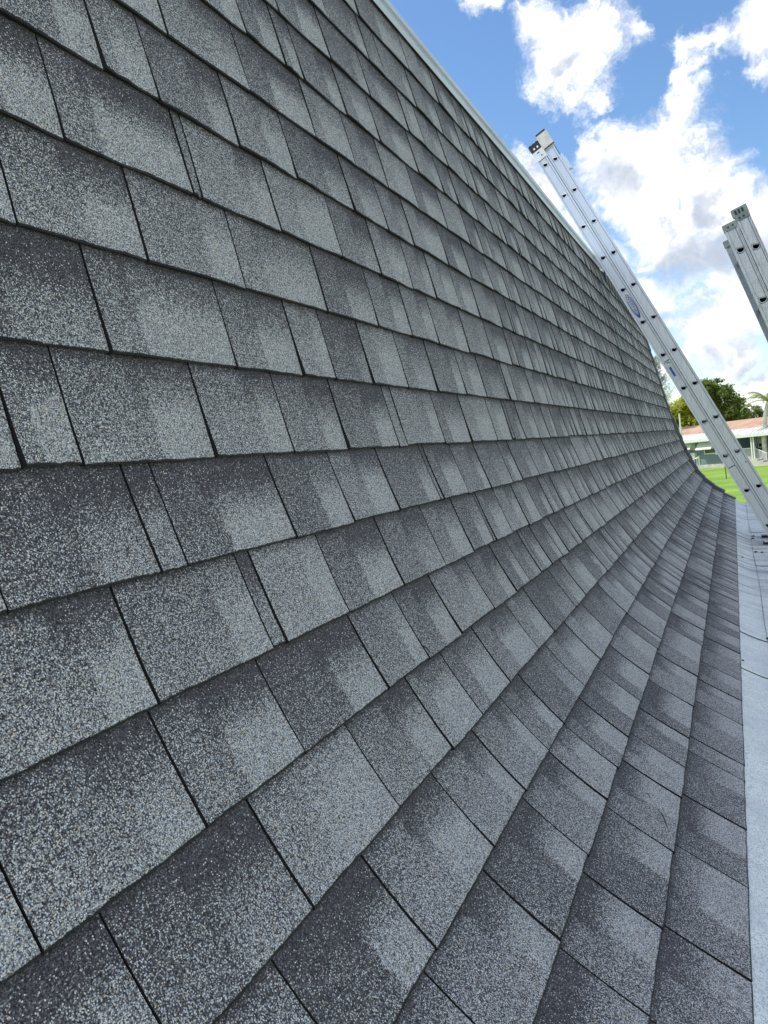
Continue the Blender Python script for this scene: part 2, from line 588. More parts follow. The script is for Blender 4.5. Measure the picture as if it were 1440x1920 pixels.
def hit_roof(px, py):
    v = ray(px, py)
    best = None
    for i in range(18 * 4):
        s0, s1 = i / 4, (i + 1) / 4
        a, b = prof(s0), prof(s1)
        ax, az, bx, bz = a.x, a.y - EYE, b.x, b.y - EYE
        c0, c1 = ax * v.z - az * v.x, bx * v.z - bz * v.x
        if c0 * c1 <= 0 and c0 != c1:
            t = c0 / (c0 - c1)
            x, z = ax + (bx - ax) * t, az + (bz - az) * t
            k = (x * v.x + z * v.z) / (v.x ** 2 + v.z ** 2)
            if k > 0:
                y = k * v.y
                if best is None or y < best[1]:
                    best = (s0 + (s1 - s0) * t, y)
    return best


joints = {k: [] for k in range(18)}
for (px, py) in JP:
    h = hit_roof(px, py)
    if h:
        joints[min(17, int(h[0]))].append(h[1])

# piece shapes: one unit-wide curved tab per course and variant
UN = 5


def tab_mesh(k, variant):
    rnd = random.Random(k * 31 + variant * 7 + 5)
    proud = (variant % 2) * 0.0010
    me_v, me_f, uvs, mi = [], [], [], []
    tt = [0.0, 0.017 if k > 8 else 0.021, 0.33, 0.66, 0.97, 1.10]
    org = prof(k)
    amp = 0.0011 if k < 8 else 0.0022
    ph_ = rnd.uniform(0, 6.28)
    lifts = [amp * (0.7 * math.sin(ph_ + iu * 0.9) + rnd.uniform(-.3, .4)) for iu in range(UN + 1)]
    shifts = [rnd.uniform(-0.006, 0.006) for _ in range(UN + 1)]
    base_shift = rnd.uniform(-0.016, 0.016)
    for iu in range(UN + 1):
        for jt, t in enumerate(tt):
            fall = max(0.0, 1 - t * 2.2)
            s = k + t + (shifts[iu] + base_shift) * fall
            h = 0.0082 * (1 - t) + 0.0016 * t + proud * (1 - t * 0.5) + lifts[iu] * fall + (0.5 - iu / UN) * 0.0024 * (1 - 0.5 * t)
            if jt == 0:
                h -= 0.0016
            p = skin(s, h)
            me_v.append((p.x - org.x, iu / UN, p.y - org.y))
            uvs.append((iu / UN, t))
    nt_ = len(tt)
    for iu in range(UN):
        for j in range(nt_ - 1):
            a = iu * nt_ + j
            me_f.append((a, a + nt_, a + nt_ + 1, a + 1))
            mi.append(0)
    # butt edge
    b0 = len(me_v)
    for iu in range(UN + 1):
        p = skin(k + (shifts[iu] + base_shift) + 0.015, 0.0011)
        me_v.append((p.x - org.x, iu / UN, p.y - org.y))
        uvs.append((iu / UN, 0))
    for iu in range(UN):
        me_f.append((iu * nt_, b0 + iu, b0 + iu + 1, (iu + 1) * nt_))
        mi.append(1)
    # cut sides
    for iu in (0, UN):
        c0_ = len(me_v)
        for t in tt:
            p = skin(k + t, 0.0006)
            me_v.append((p.x - org.x, iu / UN, p.y - org.y))
            uvs.append((iu / UN, t))
        for j in range(nt_ - 1):
            a = iu * nt_ + j
            q = (a, a + 1, c0_ + j + 1, c0_ + j)
            me_f.append(q if iu == 0 else tuple(reversed(q)))
            mi.append(1)
    return me_v, me_f, uvs, mi


NV = 6
TAB = {}
MESH = {}
for k in range(18):
    for va in range(NV):
        TAB[k, va] = tab_mesh(k, va)


def mesh_for(k, va):
    if (k, va) not in MESH:
        v, f, uv, mi = TAB[k, va]
        me = bpy.data.meshes.new('shingle')
        me.from_pydata(v, [], f)
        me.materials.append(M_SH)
        me.materials.append(M_ASPH)
        me.polygons.foreach_set('material_index', mi)
        l = me.uv_layers.new(name='UVMap')
        for lp in me.loops:
            l.data[lp.index].uv = uv[lp.vertex_index]
        me.update()
        MESH[k, va] = me
    return MESH[k, va]


pieces = []
GAP = 0.0021
for k in range(18):
    ys = sorted(joints[k])
    cut = []
    for y in ys:
        if not cut or y - cut[-1] > 0.012:
            cut.append(y)
    # carry on past the last joint that can be read, and back behind the camera
    y = cut[0] if cut else 0.5
    y -= 0.21
    cut.insert(0, y)
    while y > Y0:
        y -= random.choice((0.1, 0.13, 0.16, 0.19, 0.23)) * random.uniform(0.9, 1.1)
        cut.insert(0, y)
    last = cut[-1]
    yend = end_y(k + 0.5) - 0.06
    filled = [cut[0]]
    for y in cut[1:]:
        g = y - filled[-1]
        if g > 0.36:
            nn_ = int(g / 0.19)
            st = filled[-1]
            for q in range(1, nn_):
                filled.append(st + g * (q + random.uniform(-0.22, 0.22)) / nn_)
        filled.append(y)
    cut = filled
    y = cut[-1]
    while y < yend:
        y += random.choice((0.035, 0.09, 0.12, 0.14, 0.16, 0.18, 0.21, 0.24)) * random.uniform(0.9, 1.1)
        cut.append(min(y, yend))
    par = random.randint(0, 1)
    for i in range(len(cut) - 1):
        a, b = cut[i], cut[i + 1]
        if b - a < 0.008:
            continue
        mid = (a + b) / 2
        if k + 0.6 > top_s(mid):
            continue
        va = random.choice((0, 2, 4)) + ((i + par) % 2)
        proud = (i + par) % 2
        w = b - a
        tone = random.betavariate(1.6, 2.0)
        if not proud:
            tone = tone * 0.9
        step = random.uniform(0.25, 0.75) if w > 0.07 else random.choice((-0.3, 1.3))
        contrast = random.choice((0.4, 0.75, 1.0, 1.15, 1.3)) if w > 0.07 else 0.2
        bandf = random.choice((0.0, 0.3, 0.8, 1.0)) if proud else random.choice((0.5, 0.9, 1.0, 1.0))
        gp = GAP * random.uniform(0.8, 1.2)
        pieces.append([k, a + gp / 2, w - gp, va, (tone, step, contrast, bandf), 0.0])


def screen_area(k, a, w):
    pts = []
    for (s, y) in ((k, a), (k + 1, a), (k + 1, a + w), (k, a + w)):
        p = prof(s)
        q = project((p.x, y, p.y))
        if q is None or y < 0.05:
            return 0.0
        pts.append(q)
    cx_, cy_ = sum(p[0] for p in pts) / 4, sum(p[1] for p in pts) / 4
    inside = sum(1 for p in pts + [(cx_, cy_)] if -5 < p[0] < 1445 and -5 < p[1] < 1925)
    ar = 0
    for i in range(4):
        x1, y1 = pts[i]
        x2, y2 = pts[(i + 1) % 4]
        ar += x1 * y2 - x2 * y1
    return abs(ar) / 2 * inside / 5


for p in pieces:
    p[5] = screen_area(p[0], p[1], p[2])
pieces.sort(key=lambda p: -p[5])
for (k, a, w, va, blend, ar) in pieces[:300]:
    org = prof(k)
    me = mesh_for(k, va)
    o = bpy.data.objects.new('shingle', me)
    C.objects.link(o)
    o.parent = house
    o.location = (org.x - HX.x, a - HX.y, org.y - HX.z)
    o.scale = (1, w, 1)
    o.rotation_euler = (0, 0, 0)
    o.color = blend
bv_, bf_, buv, bmi, bcol = [], [], [], [], []
for (k, a, w, va, blend, ar) in pieces[300:]:
    v, f, uv, mi = TAB[k, va]
    org = prof(k)
    n0 = len(bv_)
    lift = random.uniform(0, 0.0015)
    bv_ += [(x + org.x - HX.x, a + y * w - HX.y, z + org.y - HX.z) for x, y, z in v]
    bf_ += [tuple(n0 + i for i in q) for q in f]
    buv += uv
    bmi += mi
    bcol += [blend] * len(v)
me = bpy.data.meshes.new('far_shingles')
me.from_pydata(bv_, [], bf_)
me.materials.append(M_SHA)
me.materials.append(M_ASPH)
me.polygons.foreach_set('material_index', bmi)
l = me.uv_layers.new(name='UVMap')
for lp in me.loops:
    l.data[lp.index].uv = buv[lp.vertex_index]
ca = me.attributes.new('blend', 'FLOAT_COLOR', 'POINT')
for i, cc in enumerate(bcol):
    ca.data[i].color = cc
me.update()
o = link_obj('shingle', me, parent=house)
tag(o, kind='stuff')

# deck under the shingles, with the end of the roof
b = MB()
S = [i / 3 for i in range(0, 18 * 3 + 1)]
for s0, s1 in zip(S, S[1:]):
    for (ya, yb) in ((Y0, 6.7), (6.7, 8.1), (8.1, None)):
        e0, e1 = (yb, yb) if yb else (end_y(s0) - 0.02, end_y(s1) - 0.02)
        if ya >= 6.7 and s1 > top_s((ya + (yb or 9.4)) / 2) + 0.25:
            continue
        p, q = prof(s0), prof(s1)
        b.quad((p.x, ya, p.y), (p.x, e0, p.y), (q.x, e1, q.y), (q.x, ya, q.y))
b.build('roof_deck', M_DECK, house)

# rake cap along the far end, each cap shingle a few centimetres thick
M_RAKE = mat('rake_cap_granules', (0.17, 0.17, 0.19), 0.85, var=0.5, vscale=60, bump=0.4, bscale=300, col2=(0.09, 0.09, 0.10))
SS = [i / 2 for i in range(0, 33)]
for s0, s1 in zip(SS[:-1:2], SS[2::2]):
    b = MB()
    for a_, b_ in ((s0, (s0 + s1) / 2), ((s0 + s1) / 2, s1 + 0.12)):
        up_ = 0.026 if 1 <= s0 <= 8 else 0.004
        hA, hB = (0.020 + up_, 0.016 + up_) if a_ == s0 else (0.016 + up_, 0.011 + up_)
        for (sa, sb) in ((a_, b_),):
            q = []
            for (s, h) in ((sa, hA), (sb, hB)):
                y1 = end_y(s) + 0.05
                o_, i_ = skin(s, h), skin(s, -0.10)
                q.append((Vector((o_.x, y1 - 0.15, o_.y)), Vector((o_.x, y1, o_.y)), Vector((i_.x, y1, i_.y)), Vector((i_.x, y1 - 0.15, i_.y))))
            A, B = q
            for i in range(4):
                b.quad(A[i], A[(i + 1) % 4], B[(i + 1) % 4], B[i])
            b.quad(A[3], A[2], A[1], A[0])
            b.quad(B[0], B[1], B[2], B[3])
    b.build('rake_shingle', M_RAKE, house)

# coping metal on the top edge: a stepped strip, in lengths
tp = prof(18)
tn, td = pnorm(18), (prof(18) - prof(17.8)).normalized()
CO = [(-0.006, 0.012), (0.004, 0.018), (0.016, 0.019), (0.018, 0.029), (0.040, 0.031), (0.042, -0.04), (0.05, -0.28)]
for (ya, yb) in ((Y0, 1.9), (1.9, 4.7), (4.7, 6.75)):
    b = MB()
    n_ = 8
    for i in range(n_):
        y1, y2 = ya + (yb - ya) * i / n_, ya + (yb - ya) * (i + 1) / n_
        if i == n_ - 1:
            y2 -= 0.004
        w1, w2 = 0.004 * math.sin(y1 * 2.1), 0.004 * math.sin(y2 * 2.1)
        for (c, d) in zip(CO, CO[1:]):
            P = []
            for (cc, yy, w) in ((c, y1, w1), (c, y2, w2), (d, y2, w2), (d, y1, w1)):
                p = tp + td * (cc[0] + w) + tn * cc[1]
                P.append((p.x, yy, p.y))
            b.quad(*P)
    b.build('coping', M_COPING, house)

yy = 6.76
while yy < 9.4:
    y2 = yy + 0.17
    b = MB()
    q = []
    for (y_, h_) in ((yy - 0.03, 0.022), (y2, 0.012)):
        s_ = top_s(y_) + 0.02
        a_, c_ = skin(s_ - 0.55, h_ - 0.003), skin(s_ + 0.12, h_ + 0.004)
        q.append((Vector((a_.x, y_, a_.y)), Vector((c_.x, y_, c_.y)), Vector((c_.x - 0.12, y_, c_.y - 0.01)), Vector((a_.x - 0.02, y_, a_.y))))
    A, B = q
    for i in range(4):
        b.quad(A[i], A[(i + 1) % 4], B[(i + 1) % 4], B[i])
    b.quad(A[3], A[2], A[1], A[0])
    b.quad(B[0], B[1], B[2], B[3])
    b.build('hip_shingle', M_RAKE, house)
    yy = y2

# flat top behind the coping, and the hip end that steps down past it
b = MB()
b.quad((tp.x - 0.02, Y0, tp.y + 0.02), (tp.x - 0.02, 6.7, tp.y + 0.02), (-5.2, 6.7, tp.y + 0.02), (-5.2, Y0, tp.y + 0.02))
pa, pb = prof(16.7), prof(18)
b.quad((tp.x - 0.02, 6.7, tp.y - 0.02), (prof(16.65).x - 0.03, 9.4, prof(16.65).y), (-5.2, 9.4, prof(16.65).y), (-5.2, 6.7, tp.y - 0.02))
b.build('upper_roof', M_MEMB, house)

# walls of the house under the roof
b = MB()
zl = EYE - 1.05
b.box(-5.2, 0.48, Y0, 9.35, 0.0, zl)
b.build('wall', M_WALL, house)
b = MB()
for s0, s1 in zip(S, S[1:]):
    p, q = prof(s0), prof(s1)
    for (e, fl) in ((9.38, 1), (Y0, 0)):
        if e == 9.38 and s1 > 16.6:
            continue
        P = [(p.x - 0.02, e, p.y), (-5.2, e, p.y), (-5.2, e, q.y), (q.x - 0.02, e, q.y)]
        b.poly(P if fl else P[::-1])
b.box(-5.2, 0.0, Y0 + 0.01, 9.36, zl + 0.002, EYE - 0.9)
b.build('gable', M_WALL, house)

# ------------------------------------------------------------------ white flat roof: sheets curl up under the shingles
e0 = prof(0)
MP = [(-0.10, 0.055), (0.0, -0.002), (0.035, -0.020), (0.07, -0.036), (0.108, -0.048), (0.15, -0.053), (0.25, -0.058), (0.4, -0.066), (0.66, -0.082)]
CUTS = ([Y0, 2.9, 3.42, 6.5, 9.58], [Y0, 1.1, 5.3, 6.9, 9.58])


def memb(y, i, lift):
    x, z = MP[i]
    w = 0.0
    if y > 3.4:
        w = 0.008 * noise.noise(Vector((x * 3, y * 2.6, 3.1))) + 0.005 * noise.noise(Vector((x * 7, y * 7.0, 1.1)))
    else:
        w = 0.003 * noise.noise(Vector((x * 3, y * 2.6, 3.1)))
    if i == 0:
        w = 0
    return (e0.x + x, y, e0.y + z + lift + w)


for (i0, i1, part) in ((0, 4, 0), (4, len(MP) - 1, 1)):
    for (ya, yb) in zip(CUTS[part], CUTS[part][1:]):
        b = MB()
        n_ = max(6, int((yb - ya) / 0.07))
        skew = [0.10 * (MP[i][0] - 0.05) * (1 if part == 0 else 0.4) for i in range(len(MP))]
        ov = 0.05
        for j in range(n_):
            for i in range(i0, i1):
                P = []
                for (jj, ii) in ((j, i), (j, i + 1), (j + 1, i + 1), (j + 1, i)):
                    t = jj / n_
                    yy = (ya - ov) + (yb - ya + ov) * t
                    lift = 0.0035 * max(0.0, 1 - t * (yb - ya) / 0.5) + 0.0012 * part + 0.0003 * (1 - t)
                    pt = memb(yy, ii, lift)
                    P.append((pt[0], pt[1] - skew[ii], pt[2]))
                b.quad(*P)
        # near edge and outer edge thickness
        for i in range(i0, i1):
            a1, a2 = [memb(ya - ov, ii, 0.0038 + 0.0012 * part) for ii in (i, i + 1)]
            a1 = (a1[0], a1[1] - skew[i], a1[2])
            a2 = (a2[0], a2[1] - skew[i + 1], a2[2])
            b.quad(a1, (a1[0], a1[1] + 0.001, a1[2] - 0.0036), (a2[0], a2[1] + 0.001, a2[2] - 0.0036), a2, 1)
        b.build('membrane_sheet', [M_MEMB, M_ASPH], house, smooth=True)
# seam strip of black mastic between curled and flat sheets
b = MB()
yy = Y0
while yy < 9.3:
    n2_ = yy + 0.35
    j1, j2 = 0.004 * math.sin(yy * 3), 0.004 * math.sin(n2_ * 3)
    w = 0.0007 + 0.0007 * noise.noise(Vector((yy, 0, 0)))
    p1, p2 = memb(yy, 4, 0.0075), memb(n2_, 4, 0.0075)
    b.quad((p1[0] + j1 - w, p1[1], p1[2] + 0.002), (p1[0] + j1 + w, p1[1], p1[2] + 0.0015), (p2[0] + j2 + w, p2[1], p2[2] + 0.0015), (p2[0] + j2 - w, p2[1], p2[2] + 0.002))
    yy = n2_
b.build('seam', M_ASPH, house)
# small blobs of tar at the seam ends
random.seed(21)
for (px, py, Y, r) in ((1386, 1308, 2.95, 0.006), (1438.5, 1190, 3.42, 0.007), (1411, 988, 6.65, 0.012), (1411, 1006, 6.5, 0.014), (1417, 1032, 5.8, 0.013), (1429, 1034, 5.8, 0.010), (1393, 1062, 5.4, 0.008)):
    v = at(px, py, Y)
    x = max(e0.x + 0.01, v.x)
    ii = 1
    while ii < len(MP) - 2 and e0.x + MP[ii + 1][0] < x:
        ii += 1
    f_ = (x - e0.x - MP[ii][0]) / (MP[ii + 1][0] - MP[ii][0])
    z = e0.y + MP[ii][1] + (MP[ii + 1][1] - MP[ii][1]) * f_ + 0.004
    b = MB()
    ring = [(x + r * (1 + random.uniform(-.3, .3)) * math.cos(a * 0.785), Y + 1.9 * r * (1 + random.uniform(-.3, .3)) * math.sin(a * 0.785), z) for a in range(8)]
    top = (x, Y, z + r * 0.55)
    for i in range(8):
        b.poly([ring[i], ring[(i + 1) % 8], top])
    b.build('tar_blob', M_ASPH, house)
# eave: fascia and gutter
ez = e0.y - 0.095
b = MB()
b.box(e0.x + 0.60, e0.x + 0.625, Y0, 9.55, ez - 0.19, ez + 0.004)
b.build('fascia', M_WHITE, house)
b = MB()
for (x1, z1, x2, z2) in ((0.628, 0, 0.628, -0.1), (0.628, -0.1, 0.70, -0.1), (0.70, -0.1, 0.72, 0.0)):
    b.quad((e0.x + x1, Y0, ez + z1), (e0.x + x1, 9.55, ez + z1), (e0.x + x2, 9.55, ez + z2), (e0.x + x2, Y0, ez + z2))
b.build('gutter', M_WHITE, house)
b = MB()
b.box(-0.1, e0.x + 0.598, Y0 + 0.02, 9.53, ez - 0.16, ez - 0.03)
b.build('soffit', M_WHITE, house)


# small twigs of debris lying on the shingles
def debris(px, py, ln, ang, lab):
    s, y = hit_roof(px, py)
    p = skin(s, 0.011)
    t = (prof(s + .05) - prof(s - .05)).normalized()
    c = Vector((p.x, y, p.y))
    a = Vector((t.x * math.sin(ang), math.cos(ang), t.y * math.sin(ang)))
    nrm_ = Vector((pnorm(s).x, 0, pnorm(s).y))
    b = MB()
    b.tube([c - a * ln / 2, c + nrm_ * 0.003, c + a * ln * 0.3 + nrm_ * 0.002, c + a * ln / 2], [0.0006, 0.0011, 0.0011, 0.0004], 5)
    ob = b.build('twig', M_TWIG, None)
    tag(ob, lab, 'twig', 'bits of debris on the shingles')


M_TWIG = mat('twig_bark', (0.02, 0.017, 0.014), 0.8)
debris(1238, 1543, 0.045, 0.5, 'short black crooked twig lying on a shingle beside the white roof strip')
debris(1209, 1499, 0.012, 1.2, 'tiny dark crumb on a shingle just above the crooked twig')
debris(1118, 1066, 0.035, 2.0, 'thin dark sliver on a light shingle in the middle of the roof curve')
debris(790, 1222, 0.03, 2.3, 'dark bark flake caught in a tab joint on the lower middle shingles')
debris(1234, 1174, 0.014, 0.2, 'black speck on the light shingle near the doubled tab joints')


# ------------------------------------------------------------------ ladders
def alu_material(name, base, dirt):
    mm = bpy.data.materials.new(name)
    mm.use_nodes = True
    t = mm.node_tree
    b = t.nodes['Principled BSDF']
    tcn = N(t, 'ShaderNodeTexCoord')
    mp = N(t, 'ShaderNodeMapping')
    mp.inputs['Scale'].default_value = (60, 60, 1.2)
    t.links.new(tcn.outputs['Object'], mp.inputs['Vector'])
    n1 = noise_n(t, mp.outputs[0], 3, 6, 0.7)
    n2 = noise_n(t, tcn.outputs['Object'], 22, 8, 0.75)
    n3 = noise_n(t, tcn.outputs['Object'], 160, 4, 0.7)
    c = mixc(t, sstep(t, n1.outputs['Fac'], 0.35, 0.7), base, tuple(x * 0.86 for x in base))
    f = mth(t, 'MULTIPLY', sstep(t, n2.outputs['Fac'], 0.45, 0.72), dirt)
    c = mixc(t, f, c, (0.17, 0.17, 0.17))
    f = mth(t, 'MULTIPLY', sstep(t, n3.outputs['Fac'], 0.6, 0.75), dirt * 0.8)
    c = mixc(t, f, c, (0.10, 0.095, 0.09))
    t.links.new(c, b.inputs['Base Color'])
    b.inputs['Metallic'].default_value = 0.8
    t.links.new(sstep(t, n1.outputs['Fac'], 0.3, 0.7, 0.26, 0.42), b.inputs['Roughness'])
    bp = N(t, 'ShaderNodeBump')
    bp.inputs['Strength'].default_value = 0.12
    bp.inputs['Distance'].default_value = 0.002
    t.links.new(n1.outputs['Fac'], bp.inputs['Height'])
    t.links.new(bp.outputs[0], b.inputs['Normal'])
    return mm


M_AL1 = alu_material('extruded_aluminium', (0.74, 0.77, 0.82), 0.05)
M_AL2 = alu_material('weathered_aluminium', (0.52, 0.54, 0.56), 0.45)
M_BLACK = mat('black_plastic', (0.018, 0.022, 0.024), 0.45, var=0.3)
M_GREYP = mat('grey_plastic', (0.30, 0.34, 0.34), 0.5, var=0.2, vscale=20)
M_CAPW = mat('pale_sleeve', (0.62, 0.61, 0.57), 0.6, var=0.2, vscale=14)
M_STICK = mat('sticker_white', (0.74, 0.76, 0.80), 0.35, var=0.08, vscale=20)
M_BLUE = mat('sticker_blue', (0.030, 0.10, 0.42), 0.4, var=0.15, vscale=30)
M_INK = mat('sticker_ink', (0.10, 0.12, 0.17), 0.5)
M_RUBBER = mat('rubber', (0.015, 0.015, 0.016), 0.8)

M_INNER = mat('shaded_tube_inside', (0.05, 0.05, 0.052), 0.8)  # near-black colour puts the shade into the hollow rungs
M_CHANSHADE = mat('channel_shade', (0.30, 0.31, 0.33), 0.5, 0.4)  # grey that stands in for shadow inside the rail channel

RS = 0.3048


class Ladder:
    """local frame: o = first rung on the near rail's outer face, d = down the rail, n = away from the roof, y = along the rungs"""

    def __init__(self, A, d, alu):
        self.o = Vector(A)
        self.d = Vector(d).normalized()
        self.y = Vector((0, 1, 0))
        self.n = Vector((-self.d.z, 0, self.d.x))
        self.alu = alu

    def P(self, n, y, d):
        return self.o + self.n * n + self.y * y + self.d * d

    def boxm(self, mb, n0, n1, y0, y1, d0, d1, mi=0):
        mb.frame_box(self.o, self.n, self.y, self.d, n0, n1, y0, y1, d0, d1, mi)


def dshape(L, r, grow=0.0, cnt=16):
    """D outline of a rung hole in (n, d) coordinates, tread side level with the ground"""
    up = Vector((0, 0, 1))
    un, ud = L.n.dot(up), L.d.dot(up)
    q = math.hypot(un, ud)
    un, ud = un / q, ud / q
    rn, rd = ud, -un
    pts = []
    for i in range(cnt):
        th = 2 * math.pi * i / cnt + math.pi / cnt
        cx_, cy_ = math.cos(th) * (r + grow), math.sin(th) * (r + grow)
        lim = 0.40 * r + grow
        if cy_ > lim:
            cy_ = lim
        pts.append((rn * cx_ + un * cy_, rd * cx_ + ud * cy_))
    return pts


def rail(L, name, n_c, y_c, w, dep, top, bottom, rungs, side, parent, r=0.0185):
    """channel rail with a hole for every rung; side=-1: web's outer face looks towards -y"""
    mb = MB()
    h = w / 2
    yo = y_c                                       # outer face of the web
    yi = y_c - side * 0.003
    cnt = 16
    # order of rungs must have bays around them
    edges = [top] + [(a + b_) / 2 for a, b_ in zip(rungs, rungs[1:])] + [bottom]
    hw = h - 0.006
    for rr, (d0, d1) in zip(rungs, zip(edges, edges[1:])):
        ds = dshape(L, r, 0.0, cnt)
        outer = []
        for (a, c) in ds:
            th = math.atan2(c, a)
            ca, sa = math.cos(th), math.sin(th)
            k = min(hw / max(1e-6, abs(ca)), 0.03 / max(1e-6, abs(sa)))
            outer.append((ca * k, sa * k))
        for yy, fl in ((yo, side), (yi, -side)):
            for i in range(cnt):
                j = (i + 1) % cnt
                q = [L.P(n_c + ds[i][0], yy, rr + ds[i][1]), L.P(n_c + ds[j][0], yy, rr + ds[j][1]),
                     L.P(n_c + outer[j][0], yy, rr + outer[j][1]), L.P(n_c + outer[i][0], yy, rr + outer[i][1])]
                mb.quad(*q)
            # corners of the square ring
            for (sx, sy) in ((1, 1), (1, -1), (-1, 1), (-1, -1)):
                c_ = (sx * hw, sy * 0.03)
                # nearest two outer points straddling the corner
                near = sorted(range(cnt), key=lambda i: (outer[i][0] - c_[0]) ** 2 + (outer[i][1] - c_[1]) ** 2)[:2]
                mb.poly([L.P(n_c + outer[near[0]][0], yy, rr + outer[near[0]][1]), L.P(n_c + c_[0], yy, rr + c_[1]),
                         L.P(n_c + outer[near[1]][0], yy, rr + outer[near[1]][1])])
            mb.quad(L.P(n_c - hw, yy, d0), L.P(n_c + hw, yy, d0), L.P(n_c + hw, yy, rr - 0.03), L.P(n_c - hw, yy, rr - 0.03))
            mb.quad(L.P(n_c - hw, yy, rr + 0.03), L.P(n_c + hw, yy, rr + 0.03), L.P(n_c + hw, yy, d1), L.P(n_c - hw, yy, d1))
    # flanges and the rolled beads next to them
    for sx in (-1, 1):
        L.boxm(mb, n_c + sx * h - (0.0 if sx < 0 else 0.0045), n_c + sx * h + (0.0045 if sx < 0 else 0.0), *sorted((yo + side * dep * 0.55, yo - side * dep)), top, bottom)
        L.boxm(mb, *sorted((n_c + sx * (h - 0.0045), n_c + sx * (h - 0.013))), *sorted((yo + side * 0.0035, yo + 0.0)), top, bottom)
    ob = mb.build(name, L.alu, parent)
    g_ = MB()
    for (p0, p1) in ((h - 0.0175, h - 0.0135), (-h + 0.0135, -h + 0.0155)):
        L.boxm(g_, n_c + p0, n_c + p1, *sorted((yo + side * 0.0012, yo)), top, bottom)  # thin strips painting the channel's shadow beside the beads
    g_.build('channel_shade_strip', M_CHANSHADE, ob)
    return ob


def rung(L, n_c, d, y0, y1, parent, r=0.0185):
    mb = MB()
    cnt = 16
    ins = dshape(L, r, -0.0016, cnt)
    out = dshape(L, r, 0.0, cnt)
    coll = dshape(L, r, 0.0062, cnt)
    lip = dshape(L, r, 0.0032, cnt)
    for (S1, ya, S2, yb) in ((ins, y0 - 0.004, ins, y1 + 0.004), (out, y1 + 0.002, out, y0 - 0.002)):
        for i in range(cnt):
            j = (i + 1) % cnt
            mb.quad(L.P(n_c + S1[i][0], ya, d + S1[i][1]), L.P(n_c + S1[j][0], ya, d + S1[j][1]),
                    L.P(n_c + S2[j][0], yb, d + S2[j][1]), L.P(n_c + S2[i][0], yb, d + S2[i][1]), 1 if S1 is ins else 0)
    for yy, sg in ((y0, -1), (y1, 1)):
        for (S1, ya, S2, yb) in ((ins, yy + sg * 0.004, lip, yy + sg * 0.0058), (lip, yy + sg * 0.0058, coll, yy + sg * 0.0008)):
            for i in range(cnt):
                j = (i + 1) % cnt
                mb.quad(L.P(n_c + S1[i][0], ya, d + S1[i][1]), L.P(n_c + S1[j][0], ya, d + S1[j][1]),
                        L.P(n_c + S2[j][0], yb, d + S2[j][1]), L.P(n_c + S2[i][0], yb, d + S2[i][1]))
    mb.build('rung', [L.alu, M_INNER], parent, smooth=False)


def text_mesh(body, size):
    cu = bpy.data.curves.new('text', 'FONT')
    cu.body = body
    cu.size = size
    cu.align_x = 'CENTER'
    cu.align_y = 'CENTER'
    cu.extrude = 0.0003
    o = bpy.data.objects.new('text', cu)
    C.objects.link(o)
    bpy.context.view_layer.update()
    dep = bpy.context.evaluated_depsgraph_get()
    me = bpy.data.meshes.new_from_object(o.evaluated_get(dep))
    bpy.data.objects.remove(o)
    return me


def make_ladder(L, root, W, cdist, n_r, top_l, top_r, bottom, along2, W2=None, width=0.40, first_r=0):
    W2 = W2 or W
    rl = [i * RS for i in range(n_r)]
    rr = [i * RS + along2 for i in range(n_r)]
    rl = [x for x in rl if x < bottom - 0.05]
    rr = [x for x in rr if x < bottom - 0.05]
    rail(L, 'rail', 0, 0, W, 0.022, top_l, bottom, rl, -1, root)
    rail(L, 'rail', 0, width, W, 0.022, top_l, bottom, rl, 1, root)
    rail(L, 'rail', cdist, 0.004, W2, 0.022, top_r, bottom - 0.2, rr, -1, root)
    rail(L, 'rail', cdist, width - 0.004, W2, 0.022, top_r, bottom - 0.2, rr, 1, root)
    for yy in (-0.002, width - 0.008):
        mb = MB()
        L.boxm(mb, W / 2 + 0.0006, cdist - W2 / 2 - 0.0006, yy, yy + 0.010, max(top_l, top_r) + 0.02, bottom - 0.25)  # dark filler between the rails, standing in for the shade of the gap
        mb.build('rail_gap_shade', M_DARKM, root)
    for x in rl:
        rung(L, 0, x, 0, width, root)
    for x in rr:
        rung(L, cdist, x, 0.004, width - 0.004, root)


A1 = Vector((-1.1974, 6.1969, 2.2876 + EYE))
L1 = Ladder(A1, (0.4114, 0, -0.91145), M_AL1)
lad1 = empty('extension_ladder', L1.P(0, 0, 3.52), 'long clean aluminium extension ladder leaning on the top edge of the shingle roof', 'ladder', None)
make_ladder(L1, lad1, 0.0815, 0.0865, 12, -0.135, -0.15, 3.50, 0.010)

# --- top end fittings of the first ladder
b = MB()
L1.boxm(b, -0.046, 0.046, -0.014, 0.026, -0.20, -0.135)
for q in (-0.018, 0.012):
    L1.boxm(b, q, q + 0.014, -0.0165, -0.014, -0.165, -0.150, 1)
for q in (-0.03, 0.0, 0.03):
    L1.boxm(b, q - 0.004, q + 0.004, -0.016, 0.028, -0.204, -0.2, 0)
b.build('end_cap', [M_BLACK, M_STICK], lad1)
b = MB()
L1.boxm(b, -0.0465, 0.0465, -0.0125, -0.0105, -0.134, -0.052)
L1.boxm(b, -0.010, 0.012, -0.0132, -0.0125, -0.118, -0.108, 1)
L1.boxm(b, 0.008, 0.022, -0.0132, -0.0125, -0.085, -0.074, 1)
b.build('sticker', [M_STICK, M_INK], lad1)
b = MB()
L1.boxm(b, 0.047, 0.132, -0.010, 0.030, -0.245, -0.150)
b.build('end_cap', M_BLACK, lad1)
b = MB()
L1.boxm(b, 0.045, 0.140, -0.020, 0.034, -0.225, -0.095)
L1.boxm(b, 0.052, 0.141, -0.0215, -0.020, -0.103, -0.092, 1)
b.build('end_sleeve', [M_CAPW, M_BLACK], lad1)
b = MB()
